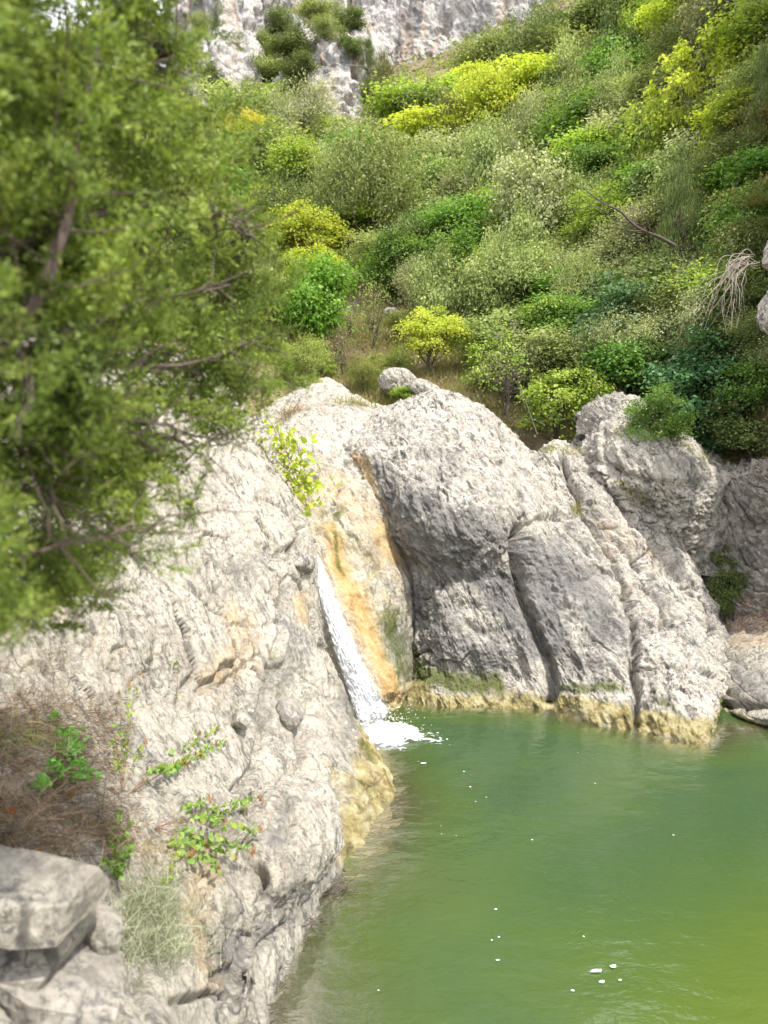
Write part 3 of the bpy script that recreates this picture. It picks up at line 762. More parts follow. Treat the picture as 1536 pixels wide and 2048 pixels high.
SNOUT, SNB = rock('boulder', 'smooth grey snout of rock bulging over the waterline on the left bank', 
     [[(400, 1600, 7.4), (480, 1580, 7.8), (560, 1560, 8.1), (640, 1570, 8.3), (700, 1630, 8.5)],
      [(420, 1660, 6.7), (500, 1600, 6.8), (580, 1572, 7.0), (642, 1598, 7.25), (678, 1650, 7.7)],
      [(430, 1720, 6.2), (510, 1680, 6.15), (585, 1660, 6.3), (645, 1662, 6.65), (678, 1690, 7.3)],
      [(430, 1790, 5.7), (505, 1765, 5.75), (570, 1740, 5.9), (625, 1735, 6.3), (655, 1745, 7.0)],
      [(420, 1860, 5.3), (490, 1840, 5.5), (550, 1815, 5.75), (598, 1795, 6.15), (630, 1790, 6.8)],
      [(420, 1910, 5.5), (485, 1890, 5.6), (540, 1868, 5.8), (590, 1830, 6.2), (620, 1815, 6.8)]],
     200, 200, 'pale_rock', 'dome', 0.55, algae=0, cat='boulder', stains=[(1, [(570, 1600), (550, 1680)], 26, 0.55), (1, [(540, 1800), (600, 1790)], 20, 0.5)],
     crev=[([(495, 1765), (515, 1745), (527, 1770), (527, 1800)], 11, 0.34), ([(440, 1740), (500, 1735)], 8, 0.1), ([(560, 1590), (590, 1620), (575, 1680)], 8, 0.06)])

# boulders: a cube sphere squared off, cut by a few planes, then weathered
def boulder_mesh(name, size, seed, mat, box=0.6, n=34, rough=1.0, cuts=5):
    rg = np.random.default_rng(seed)
    lin = np.linspace(-1, 1, n)
    a, b = np.meshgrid(lin, lin, indexing='ij')
    Vs, Fs, off = [], [], 0
    for ax in range(3):
        for sg in (-1, 1):
            q = np.zeros((n, n, 3))
            q[..., ax] = sg
            q[..., (ax + 1) % 3] = a
            q[..., (ax + 2) % 3] = b * sg
            Vs.append(q.reshape(-1, 3)); Fs.append(grid_faces(n, n) + off); off += n * n
    V = np.concatenate(Vs)
    sph = V / np.linalg.norm(V, axis=1)[:, None]
    V = sph * (1 - box) * 1.15 + V * box
    for k in range(cuts):
        d = rg.normal(size=3); d /= np.linalg.norm(d)
        h = 0.72 + 0.3 * rg.random()
        over = np.maximum(V @ d - h, 0)
        V = V - over[:, None] * d[None, :] * 0.9
    V = V * np.array(size)[None, :]
    o = np.array([seed * 3.7, seed * 1.3, seed * 2.1])
    sc = min(size)
    d = 0.22 * sc * fbm(V * 0.9 / sc + o, 3) + 0.10 * sc * fbm(V * 2.6 / sc + o, 4, ridged=True) + 0.02 * sc * fbm(V * 12 / sc + o, 3)
    V = V + sph * (d * rough)[:, None]
    st = np.zeros((len(V), 4), dtype=np.float32)
    me = mesh_np(name, V, np.concatenate(Fs), M[mat], cols={'stain': st})
    aniso_attr(me, V)
    return me

def boulder(name, label, cat, px, py, Y, size, rot, seed, mat, group=None, **kw):
    o = link(name, boulder_mesh(name, size, seed, mat, **kw), loc=P(px, py, Y))
    o.rotation_euler = rot
    return tag(o, label, cat, group)

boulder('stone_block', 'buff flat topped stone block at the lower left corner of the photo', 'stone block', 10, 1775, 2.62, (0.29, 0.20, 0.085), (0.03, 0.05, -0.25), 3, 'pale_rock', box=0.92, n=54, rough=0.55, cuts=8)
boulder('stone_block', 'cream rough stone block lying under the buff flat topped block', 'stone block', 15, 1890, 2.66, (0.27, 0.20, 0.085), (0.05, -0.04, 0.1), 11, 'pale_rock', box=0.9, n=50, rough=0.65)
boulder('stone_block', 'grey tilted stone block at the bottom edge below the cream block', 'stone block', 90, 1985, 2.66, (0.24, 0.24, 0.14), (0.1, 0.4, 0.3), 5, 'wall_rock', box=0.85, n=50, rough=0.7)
boulder('stone', 'small grey stone wedged beside the stacked stone blocks', 'stone', 196, 1862, 2.85, (0.06, 0.10, 0.08), (0.3, 0.2, 0.8), 8, 'pale_rock', box=0.5, n=30)
boulder('stone', 'round grey cobble stuck in the rock beside the top of the white water', 'stone', 602, 1127, 10.75, (0.17, 0.17, 0.15), (0.1, 0.2, 0.3), 21, 'dome_rock', box=0.15, n=30, rough=0.35)
boulder('stone', 'brownish angular cobble jutting from the left bank above the splash pool', 'stone', 578, 1428, 8.55, (0.13, 0.16, 0.14), (0.4, 0.2, 0.9), 24, 'wall_rock', box=0.35, n=30, rough=0.6)
boulder('stone', 'buff cobble set in the left bank left of the brownish cobble', 'stone', 484, 1442, 7.75, (0.10, 0.10, 0.07), (0.2, 0.2, 0.2), 27, 'pale_rock', box=0.3, n=24, rough=0.5)
boulder('stone', 'smooth cobble below the round cobble beside the falling water', 'stone', 612, 1165, 10.85, (0.10, 0.12, 0.15), (0.1, 0.2, 0.3), 29, 'dome_rock', box=0.15, n=24, rough=0.35)
boulder('rock', 'pale rock poking out of the slope above the dome', 'rock', 800, 765, 20.6, (0.5, 0.4, 0.33), (0.2, 0.3, 0.5), 31, 'dome_rock', box=0.4, n=40)
boulder('rock', 'low grey rock in the grass just right of the pale slope rock', 'rock', 848, 778, 20.2, (0.42, 0.35, 0.2), (0.1, 0.3, 0.2), 33, 'dome_rock', box=0.45, n=36)
boulder('rock', 'white stone on the slope below the dark bushes right of the sapling', 'rock', 952, 648, 26.2, (0.28, 0.25, 0.25), (0.1, 0.3, 0.2), 35, 'cliff_rock', box=0.4, n=26)
boulder('rock', 'second white stone beside the one under the dark bushes', 'rock', 978, 655, 26.0, (0.22, 0.2, 0.2), (0.4, 0.3, 0.2), 36, 'cliff_rock', box=0.4, n=26)
boulder('rock', 'white stone left of the umbrella shaped yellow sapling', 'rock', 783, 632, 28.5, (0.3, 0.25, 0.27), (0.4, 0.3, 0.2), 37, 'cliff_rock', box=0.4, n=26)
boulder('rock', 'large pale rock at the right picture edge halfway up the slope', 'rock', 1612, 600, 13.0, (0.45, 0.6, 0.62), (0.1, 0.5, 0.2), 38, 'dome_rock', box=0.3, n=44, rough=1.5)
boulder('rock', 'upper pale rock at the right picture edge under yellow moss', 'rock', 1606, 480, 13.3, (0.4, 0.5, 0.5), (0.1, 0.1, 0.6), 39, 'dome_rock', box=0.3, n=44, rough=1.5)
#boulder('rock', 'pale rock in the brown litter above the shaded rock wall', 'rock', 1390, 870, 16.4, (0.35, 0.4, 0.3), (0.1, 0.4, 0.6), 40, 'dome_rock', box=0.3, n=36)

# ------------------------------------------------------------------ pool bed, water, waterfall, foam
LSH = [PZ(*q)[:2] for q in ((725, 1440), (745, 1510), (795, 1610), (735, 1690), (640, 1770), (575, 1840), (545, 1930), (535, 2050), (520, 2300))]
RSH = [PZ(*q)[:2] for q in ((790, 1405), (900, 1412), (1090, 1418), (1160, 1440), (1240, 1452), (1340, 1484), (1410, 1487), (1450, 1460), (1540, 1455), (1720, 1465))]

def pool_depth(x, y):
    dl = seg_dist(x, y, [tuple(q) for q in LSH])
    dr = seg_dist(x, y, [tuple(q) for q in RSH])
    n = fbm(np.stack([x, y, 0 * x], 1) * 0.5 + 3, 4)
    shelf = 0.10 + 0.95 * dl * (1 + 0.7 * n)
    near = sst(8.4, 6.6, y + 0.4 * n)                     # the sandy shelf only along the near left bank
    left = (0.12 + 1.6 * dl) * (1 - near) + (shelf + 0.25 * dl ** 2) * near
    right = 0.15 + 1.7 * dr * (1 + 0.4 * n)
    far = 1.9 - 0.62 * sst(1.3, 3.0, x + 0.45 * (6.0 - y)) * sst(8.2, 5.4, y + 0.5 * n)
    return np.minimum(np.minimum(left, right), far + 0.15 * n)

nx, ny = 250, 330
xs = np.linspace(-3.0, 9.5, nx)
ys = np.concatenate([np.linspace(1.5, 14.5, ny)])
Xg, Yg = np.meshgrid(xs, ys, indexing='ij')
dep = pool_depth(Xg.ravel(), Yg.ravel())
bx, by = slice(None, None, 3), slice(None, None, 3)
Bd = np.stack([Xg, Yg, -dep.reshape(nx, ny)], 2)[bx, by]
Bd[..., 2] += 0.05 * fbm(Bd.reshape(-1, 3) * 2.2, 4).reshape(Bd.shape[:2])
tag(link('pool_bed', mesh_np('pool_bed', Bd.reshape(-1, 3), grid_faces(*Bd.shape[:2]), M['gravel'])), kind='structure')

P2 = np.stack([Xg.ravel(), Yg.ravel(), np.zeros(nx * ny)], 1)
foot = PZ(765, 1455)
rf = np.hypot(P2[:, 0] - foot[0], P2[:, 1] - foot[1])
q = P2 + 0.35 * np.stack([fbm(P2 * 0.8, 2), fbm(P2 * 0.8 + 9, 2), 0 * rf], 1)
wave = 0.006 * fbm(q * np.array([1.6, 2.6, 1]), 3) + 0.0055 * fbm(q * np.array([4.5, 7.0, 1]) + 3, 3)
rr = rf + 0.35 * fbm(P2 * 0.9 + 5, 3)
wave += 0.016 * np.sin(rr * 9.0) * np.exp(-rf / 2.6) * (0.5 + 0.8 * fbm(P2 * 1.1 + 8, 2))
wave += 0.05 * fbm(P2 * 6 + 2, 3) * np.exp(-(rf / 0.8) ** 2)
sx, sy = P2[:, 0], P2[:, 1]
sn = fbm(P2 * 0.45 + 61, 4)
silt_a = 0.85 * sst(-0.4, 3.4, sx - 1.0 + 0.9 * (6.0 - sy) + 1.6 * sn) * sst(8.5, 5.0, sy + sn) + 0.22 * sst(-0.1, 0.4, fbm(P2 * 0.6 + 91, 4))
wave *= 0.55 + 0.75 * np.exp(-rf / 3.5)
P2[:, 2] = wave
t = NT('pool_water')
v = t.obj()
dpt = t.n('Attribute', attribute_name='depth').outputs['Fac']
mp = t.n('Mapping', {'Vector': v, 'Scale': (1.0, 1.7, 1.0)})
r1 = t.noise(mp.outputs[0], 3.2, 4, 0.55, 0.6)
r2 = t.noise(mp.outputs[0], 11.0, 3, 0.5, 0.3)
h = t.math('ADD', t.math('MULTIPLY', r1, 1.0), t.math('MULTIPLY', r2, 0.28))
bp = t.n('Bump', {'Height': h, 'Strength': 0.20, 'Distance': 0.05})
cl = t.noise(v, 0.45, 4, 0.55)
deep = t.ramp(dpt, [(0.05, (0.095, 0.088, 0.034)), (0.22, (0.046, 0.056, 0.019)), (0.45, (0.039, 0.060, 0.017)), (0.70, (0.036, 0.062, 0.019)), (0.97, (0.030, 0.057, 0.022))])
silt = t.n('Attribute', attribute_name='silt').outputs['Fac']
deep = t.mix(silt, deep, (0.060, 0.086, 0.012))
deep = t.mix(0.12, deep, t.ramp(cl, [(0.35, (0.75, 0.85, 0.9)), (0.65, (1.2, 1.15, 0.9))]), 'MULTIPLY')
body = t.n('BsdfPrincipled', {'Base Color': deep, 'Roughness': 0.06, 'IOR': 1.33, 'Specular IOR Level': 0.85, 'Normal': bp.outputs[0]})
tp = t.n('BsdfTransparent', {'Color': (0.50, 0.50, 0.28, 1)})
clear = t.ramp(dpt, [(0.0, 0.80), (0.10, 0.62), (0.28, 0.25), (0.5, 0.0)])
gl = t.n('BsdfGlossy', {'Color': (1, 1, 1, 1), 'Roughness': 0.05, 'Normal': bp.outputs[0]})
fr = t.n('Fresnel', {'IOR': 1.33, 'Normal': bp.outputs[0]})
wet = t.n('MixShader', {0: fr.outputs[0], 1: tp.outputs[0], 2: gl.outputs[0]})
M['water'] = t.surf(t.n('MixShader', {0: clear, 1: body.outputs[0], 2: wet.outputs[0]}).outputs[0])
tag(link('pool_water', mesh_np('pool_water', P2, grid_faces(nx, ny), M['water'], floats={'depth': np.clip(dep / 2.0, 0, 1), 'silt': silt_a})), kind='structure')

# falling water: a lumpy streaked sheet lying on the chute
def white_water(name, lo, hi, scale, wh=0.70):
    t = NT(name)
    v = t.n('Attribute', attribute_name='flow').outputs['Vector']
    mp = t.n('Mapping', {'Vector': v, 'Scale': scale})
    n = t.noise(mp.outputs[0], 1.0, 6, 0.65, 0.4)
    edge = t.n('Attribute', attribute_name='cover').outputs['Fac']
    a = t.math('ADD', n, t.math('MULTIPLY', t.math('SUBTRACT', edge, 0.5), 0.9))
    al = t.ramp(a, [(lo, 0.0), (hi, 1.0)])
    df = t.n('BsdfPrincipled', {'Base Color': (wh, wh + 0.02, wh + 0.04, 1), 'Roughness': 0.35, 'Specular IOR Level': 0.5,
                                'Normal': t.n('Bump', {'Height': n, 'Strength': 0.6, 'Distance': 0.04}).outputs[0]})
    tl = t.n('BsdfTranslucent', {'Color': (0.8, 0.83, 0.86, 1)})
    mx = t.n('MixShader', {0: 0.3, 1: df.outputs[0], 2: tl.outputs[0]})
    tp = t.n('BsdfTransparent')
    return t.surf(t.n('MixShader', {0: al, 1: tp.outputs[0], 2: mx.outputs[0]}).outputs[0])
M['fall'] = white_water('falling_water', 0.46, 0.72, (40, 8.0, 1), 0.86)
M['foam'] = white_water('foam_water', 0.46, 0.86, (11, 15, 9))

path = [(612, 1010, 9), (624, 1075, 12), (642, 1140, 16), (663, 1210, 23), (685, 1270, 29), (711, 1340, 35), (738, 1400, 41), (764, 1448, 52)]
pa = np.array(path, dtype=float)
nl, nw = 420, 46
MW = cr_weights(nl, len(pa))
pc = MW @ pa
Vw, cov, flow = [], [], []
for i in range(nl):
    tt = i / (nl - 1)
    for j in range(nw):
        u = j / (nw - 1) * 2 - 1
        hp = hit([SB], pc[i, 0] + u * pc[i, 2], pc[i, 1] - u * 4)
        if hp is None or hp[0][2] < -0.3:
            hp = (W(pc[i, 0] + u * pc[i, 2], pc[i, 1]), np.array([0, -1, 0.3]), 0)
        p_ = hp[0] + np.array([0.0, -0.05 - 0.06 * tt, 0.045]) * (1 - 0.4 * abs(u))
        Vw.append(p_)
        cov.append((1 - abs(u) ** (3.0 if u < 0 else 1.5)) * sst(0.05, 0.36, tt) * (0.84 + 0.35 * tt) - 0.20 * max(u, 0))
        flow.append((u * pc[i, 2] / 90.0, tt * 3.6, 0))
Vw = np.array(Vw); flow = np.array(flow); cov = np.array(cov)
fl3 = flow * np.array([34, 7.0, 1])
Vw += np.array([0.0, -0.8, 0.6])[None, :] * (0.085 * fbm(fl3, 5) * (0.4 + flow[:, 1] / 3))[:, None]
me = mesh_np('waterfall', Vw, grid_faces(nl, nw), M['fall'], floats={'cover': cov})
at = me.attributes.new('flow', 'FLOAT_VECTOR', 'POINT'); at.data.foreach_set('vector', flow.astype(np.float32).ravel())
tag(link('waterfall', me), 'narrow white waterfall sliding down the ochre slab into the pool', kind='structure')

# foam: churned mound at the foot, then broken rafts and flecks drifting away; the gaps are real holes
nf = 260
fx = np.linspace(foot[0] - 0.75, foot[0] + 2.4, nf); fy = np.linspace(foot[1] - 2.3, foot[1] + 0.9, nf)
FX, FY = np.meshgrid(fx, fy, indexing='ij')
FP = np.stack([FX.ravel(), FY.ravel(), np.zeros(nf * nf)], 1)
ex = (FP[:, 0] - foot[0] - 0.05) ; ey = (FP[:, 1] - foot[1] + 0.30)
re = np.sqrt((ex / np.where(ex > 0, 0.62, 0.40)) ** 2 + (ey / np.where(ey < 0, 0.50, 0.45)) ** 2)
nn = fbm(FP * np.array([3.2, 4.5, 1]) + 4, 5)
n3 = fbm(FP * np.array([9, 13, 1]) + 14, 3, ridged=True)
score = 1.05 - re + 0.55 * nn + 0.25 * (n3 - 0.3)
lace = (0.20 * np.exp(-(rf2 := np.hypot(FP[:, 0] - foot[0] - .3, FP[:, 1] - foot[1] + .7)) / 0.9)) + 0.9 * (n3 - 0.62) + 0.5 * nn
lace -= 0.5 * (1 - sst(-0.1, 0.2, fbm(FP * 0.9 + 44, 3) + 0.25 * np.exp(-rf2)))
keep = np.maximum(score, lace - 0.6 * sst(1.1, 2.0, re))
FP[:, 2] = 0.02 + 0.17 * np.exp(-(re / 0.62) ** 2) * (0.6 + 1.6 * fbm(FP * 7 + 8, 5)) + 0.02 * np.clip(score, 0, 1)
gf = grid_faces(nf, nf)
gf = gf[keep[gf].mean(1) > 0.22]
used = np.unique(gf)
remap = np.full(nf * nf, -1); remap[used] = np.arange(len(used))
tag(link('foam', mesh_np('foam', FP[used], remap[gf], M['foam'], floats={'cover': np.clip(0.62 + 0.5 * keep[used], 0, 1.3)})), 'white churned foam where the waterfall meets the pool', kind='stuff')
at = bpy.data.objects['foam'].data.attributes.new('flow', 'FLOAT_VECTOR', 'POINT')
at.data.foreach_set('vector', FP[used].astype(np.float32).ravel())

t = NT('foam_white')
M['foam_white'] = t.surf(t.n('BsdfPrincipled', {'Base Color': (0.82, 0.84, 0.84, 1), 'Roughness': 0.5}).outputs[0])
def flecks(name, pts, mat, kind='stuff', label=None, cat=None):
    Vs, Fs, off = [], [], 0
    for (x, y, z, a, b, rot) in pts:
        k = 9
        th = np.linspace(0, 2 * math.pi, k, endpoint=False)
        rad = 1 + 0.35 * RNG.normal(size=k).clip(-1, 1)
        xx = a * np.cos(th) * rad; yy = b * np.sin(th) * rad
        c_, s_ = math.cos(rot), math.sin(rot)
        ring = np.stack([x + xx * c_ - yy * s_, y + xx * s_ + yy * c_, np.full(k, z)], 1)
        ring2 = ring * np.array([1, 1, 1]); ring2[:, :2] = (ring[:, :2] - [x, y]) * 0.7 + [x, y]; ring2[:, 2] += min(a, b) * 0.35
        Vs += [ring, ring2, np.array([[x, y, z + min(a, b) * 0.45]])]
        for i in range(k):
            j = (i + 1) % k
            Fs += [(off + i, off + j, off + k + j), (off + i, off + k + j, off + k + i), (off + k + i, off + k + j, off + 2 * k)]
        off += 2 * k + 1
    o = link(name, mesh_np(name, np.concatenate(Vs), Fs, mat))
    return tag(o, label, cat, kind=kind)
pts = []
for k in range(30):
    if k < 14:
        r_ = 0.8 + abs(RNG.normal()) * 1.6; th = math.radians(RNG.uniform(-115, -8))
        x, y = foot[0] + r_ * math.cos(th), foot[1] + r_ * math.sin(th) * 1.1 - 0.3
    else:
        pxx, pyy = RNG.normal(1010, 150), RNG.uniform(1500, 2000)
        w_ = PZ(pxx, pyy); x, y = w_[0], w_[1]
    pxx, pyy = proj(np.array([[x, y, 0.0]]))
    if pxx[0] < 800 + (pyy[0] > 1650) * -60 or pyy[0] < 1450: continue
    a = abs(RNG.normal()) * 0.004 + 0.002
    pts.append((x, y, 0.012, a * RNG.uniform(1.2, 3.0), a, RNG.uniform(-0.5, 0.5)))
flecks('foam_flecks', pts, M['foam_white'])
for (px_, py_, a, b, lab) in ((1190, 1945, .042, .016, 'largest white foam patch floating on the green water near the bottom'),
                              (1225, 1935, .024, .013, 'foam patch just right of and behind the largest floating patch'),
                              (1203, 1966, .020, .012, 'foam patch just in front of the largest floating patch'),
                              (1240, 1963, .010, .008, 'tiny foam dot right of the floating foam patches')):
    w_ = PZ(px_, py_)
    flecks('foam_patch', [(w_[0], w_[1], 0.012, a, b, 0.1), (w_[0] + a * 0.8, w_[1] + b * 0.5, 0.012, a * 0.5, b * 0.6, 0.5)], M['foam_white'], None, lab, 'foam')
# splash drops
Vs, Fs, off = [], [], 0
tet = np.array([(1, 1, 1), (-1, -1, 1), (-1, 1, -1), (1, -1, -1), ]) * 0.6
for k in range(520):
    if k < 330:
        c0 = PZ(770, 1450) + np.array([RNG.normal() * 0.20 + 0.05, RNG.normal() * 0.2 - 0.1, abs(RNG.normal()) * 0.17])
    else:
        i = RNG.integers(nl // 3, nl); j = RNG.integers(0, nw)
        c0 = Vw[i * nw + j] + np.array([RNG.normal() * 0.04 + 0.03, -abs(RNG.normal()) * 0.07, abs(RNG.normal()) * 0.05])
    r_ = RNG.uniform(0.003, 0.012)
    Vs.append(c0 + tet * r_ @ np.linalg.qr(RNG.normal(size=(3, 3)))[0])
    Fs += [(off, off + 1, off + 2), (off, off + 2, off + 3), (off, off + 3, off + 1), (off + 1, off + 3, off + 2)]
    off += 4
tag(link('splash_drops', mesh_np('splash_drops', np.concatenate(Vs), Fs, M['foam_white'])), kind='stuff')

# ------------------------------------------------------------------ plant builders
def unit(v):
    return v / (np.linalg.norm(v, axis=-1, keepdims=True) + 1e-9)

def leaf_quads(c, a, nrm, L, Wd, fold=0.18):
    """c centres, a leaf axis, nrm leaf normal, arrays; returns verts (n*4) and quads"""
    b = unit(np.cross(nrm, a))
    L = np.asarray(L)[:, None]; Wd = np.asarray(Wd)[:, None]
    v = np.stack([c - a * L / 2, c + b * Wd / 2 + nrm * Wd * fold - a * L * 0.06, c + a * L / 2, c - b * Wd / 2 + nrm * Wd * fold - a * L * 0.06], 1)
    n = len(c)
    return v.reshape(-1, 3), np.arange(n * 4).reshape(n, 4)

def tubes(paths, sides=5):
    """paths: list of (points, radii) -> one mesh of tapered tubes"""
    Vs, Fs, off = [], [], 0
    for pts, rad in paths:
        pts = np.asarray(pts, float); rad = np.asarray(rad, float)
        m = len(pts)
        tg = unit(np.gradient(pts, axis=0))
        ref = np.where(np.abs(tg[:, 2:3]) > 0.9, np.array([[1.0, 0, 0]]), np.array([[0, 0, 1.0]]))
        b = unit(np.cross(tg, ref)); nn = np.cross(b, tg)
        th = np.linspace(0, 2 * math.pi, sides, endpoint=False)
        ring = pts[:, None] + rad[:, None, None] * (np.cos(th)[None, :, None] * b[:, None] + np.sin(th)[None, :, None] * nn[:, None])
        Vs.append(ring.reshape(-1, 3))
        i = np.arange(m - 1)[:, None] * sides; j = np.arange(sides)[None, :]; j2 = (j + 1) % sides
        Fs.append((np.stack([i + j, i + j2, i + sides + j2, i + sides + j], 2)).reshape(-1, 4) + off)
        off += m * sides
    return np.concatenate(Vs), np.concatenate(Fs)

def bend(p0, p1, rg, wob=0.12, n=7, sag=0.0):
    t = np.linspace(0, 1, n)[:, None]
    p0 = np.asarray(p0, float); p1 = np.asarray(p1, float)
    ln = np.linalg.norm(p1 - p0)
    k = rg.normal(size=(n, 3)).cumsum(0)
    k = k - t * k[-1]
    k *= wob * ln / math.sqrt(n) * 0.5
    k[0] = 0
    out = p0 * (1 - t) + p1 * t + k
    out[:, 2] += (sag * ln * 4 * t * (1 - t))[:, 0]
    return out

def rand_dirs(rg, n, up=0.0):
    d = rg.normal(size=(n, 3)); d[:, 2] += up
    return unit(d)

#          clumps leaves  leaf-len  wid    clump-r  flat  up    profile
KINDS = {
    'round':   (58, 150, .034, .019, .105, .80, 0.6, 'ball'),
    'fine':    (64, 150, .027, .012, .100, .85, 0.5, 'ball'),
    'layered': (54, 140, .028, .021, .120, .30, 1.4, 'umbrella'),
    'broad':   (58, 170, .034, .025, .120, .62, 0.9, 'ball'),
    'loose':   (44, 100, .036, .027, .095, .50, 1.0, 'open'),
    'conifer': (70, 130, .040, .008, .085, .75, 0.6, 'cone'),
    'mound':   (64, 140, .031, .026, .115, .60, 0.8, 'mound'),
    'twiggy':  (40, 34, .030, .018, .110, .70, 0.5, 'open'),
}
VAR = {}

def variant(kind, k):
    key = (kind, k)
    if key in VAR:
        return VAR[key]
    rg = np.random.default_rng(hash(kind) % 1000 * 0 + sum(map(ord, kind)) * 31 + k * 7)
    nc, nlf, ll, lw, cr, flat, up, prof = KINDS[kind]
    # clump centres
    d = rand_dirs(rg, nc * 3)
    r = rg.random(nc * 3) ** 0.42
    lob = 1 + 0.30 * perlin(d * 1.7 + k * 11.3 + 0.5)
    nl_ = int(rg.integers(3, 6))
    lc = np.concatenate([rg.uniform(-.24, .24, (nl_, 2)), rg.uniform(.34, .74, (nl_, 1))], 1); lc[0] = (0, 0, .5)
    lr = rg.uniform(.17, .29, nl_); lr[0] = .31
    li = rg.integers(0, nl_, nc * 3)
    if prof == 'ball':
        c = lc[li] + d * (r * lr[li] * lob)[:, None] * np.array([1, 1, 1.05])
    elif prof == 'oldball':
        c = d * (r * lob)[:, None] * np.array([.43, .43, .40]) + np.array([0, 0, .56])
    elif prof == 'umbrella':
        c = d * (r * lob)[:, None] * np.array([.45, .45, .26]); c[:, 2] = np.abs(c[:, 2]) * 0.9 + .60 - 0.35 * (c[:, 0] ** 2 + c[:, 1] ** 2)
        c[:, 2] += np.where(rg.random(len(c)) < .3, -.18, 0)
    elif prof == 'open':
        c = d * (r ** 0.6 * lob)[:, None] * np.array([.45, .45, .42]) + np.array([0, 0, .55])
    elif prof == 'cone':
        z = rg.random(nc * 3) ** 1.2
        w = 0.46 * (1 - z) ** 0.75 + 0.03
        ang = rg.random(nc * 3) * 6.283
        rad = w * (0.35 + 0.65 * rg.random(nc * 3) ** 0.5)
        c = np.stack([np.cos(ang) * rad, np.sin(ang) * rad, 0.06 + z * 0.9], 1)
    else:
        c = d * (r * lob)[:, None] * np.array([.48, .48, .8]); c[:, 2] = np.abs(c[:, 2]) + 0.04
    # even the clumps out a little
    sel = [0]
    for i in range(1, len(c)):
        if len(sel) >= nc: break
        if np.min(np.linalg.norm(c[sel] - c[i], axis=1)) > cr * 0.55: sel.append(i)
    c = c[sel]
    nc = len(c)
    # leaves
    lv = np.repeat(np.arange(nc), nlf)
    n = len(lv)
    off = rg.normal(size=(n, 3)) * 0.62
    size = (0.7 + 0.6 * rg.random(nc))[lv]
    pos = c[lv] + off * (cr * size)[:, None] * np.array([1.15, 1.15, flat])
    if prof in ('umbrella', 'open'):
        pos[:, 2] -= 0.05 * (off[:, 0] ** 2 + off[:, 1] ** 2)
    out = unit(pos - np.array([0, 0, 0.45]))
    nrm = unit(rg.normal(size=(n, 3)) * 0.75 + np.array([0, 0, up]) + out * 0.5)
    ax = unit(np.cross(nrm, rg.normal(size=(n, 3))))
    if kind == 'conifer':
        ax = unit(out * 0.9 + np.array([0, 0, 0.55]) + rg.normal(size=(n, 3)) * 0.45)
        nrm = unit(np.cross(ax, rg.normal(size=(n, 3))))
    sz = 0.65 + 0.7 * rg.random(n)
    V, Fq = leaf_quads(pos, ax, nrm, ll * sz, lw * sz)
    tint = np.clip(0.5 + (rg.normal(size=nc) * 0.20)[lv] + rg.normal(size=n) * 0.20, 0, 1)
    me = mesh_np(kind + '_crown', V, Fq, M['green_leaf'], smooth=False, floats={'tint': np.repeat(tint, 4)})
    # trunk and limbs
    paths = []
    top = np.array([rg.normal() * .05, rg.normal() * .05, .62])
    if prof == 'cone': top = np.array([0, 0, .97])
    tr = bend((0, 0, -.12), top, rg, 0.16, 9)
    paths.append((tr, np.linspace(.020, .006, 9)))
    for i in rg.permutation(nc)[:22 if prof != 'mound' else 8]:
        tt = rg.uniform(.25, .85)
        st = tr[int(tt * 8)]
        pth = bend(st, c[i], rg, 0.22, 6)
        paths.append((pth, np.linspace(.009 * (1.2 - tt) + .003, .0018, 6)))
        for q in range(3):
            b0 = pth[rg.integers(2, 6)]
            paths.append((bend(b0, b0 + rg.normal(size=3) * .07 + (c[i] - st) * .15, rg, .2, 4), np.linspace(.0028, .0009, 4)))
    Vt, Ft = tubes(paths, 4)
    mt = mesh_np(kind + '_trunk', Vt, Ft, M['bark'])
    VAR[key] = (me, mt)
    return VAR[key]

PLANTED = []
NVAR = 4
def plant(name, label, cat, kind, mat, px, py0, py1, wpx, group=None, surf=None, bark='bark', anchor=None, var=None, wider=1.0, sink=0.04):
    """a tree or bush rooted where the photo shows its foot (py1), its top at py0, wpx wide"""
    hp = hit(surf or [HB], px, py1)
    if hp is None:
        hp = (P(px, py1, 60), None, 60)
    p_ = hp[0]
    depth = p_[1]
    ht = (py1 - py0) / F_PX * depth * 1.03
    wd = wpx / F_PX * depth * 1.12 * wider
    k = len(PLANTED) % NVAR if var is None else var
    me, mt = variant(kind, k)
    root = empty(name, p_ - np.array([0, 0, sink * ht]), label, cat, group)
    root.rotation_euler = (0, 0, random.uniform(0, 6.28))
    root.scale = (wd, wd, ht)
    cr = link('crown', me, root)
    cr['kind'] = 'stuff'
    cr.material_slots[0].link = 'OBJECT'
    cr.material_slots[0].material = M[mat]
    tr = link('trunk', mt, root)
    if bark != 'bark':
        tr.material_slots[0].link = 'OBJECT'
        tr.material_slots[0].material = M[bark]
    PLANTED.append((px, (py0 + py1) / 2, wpx, py1 - py0, anchor))
    return root

T = plant
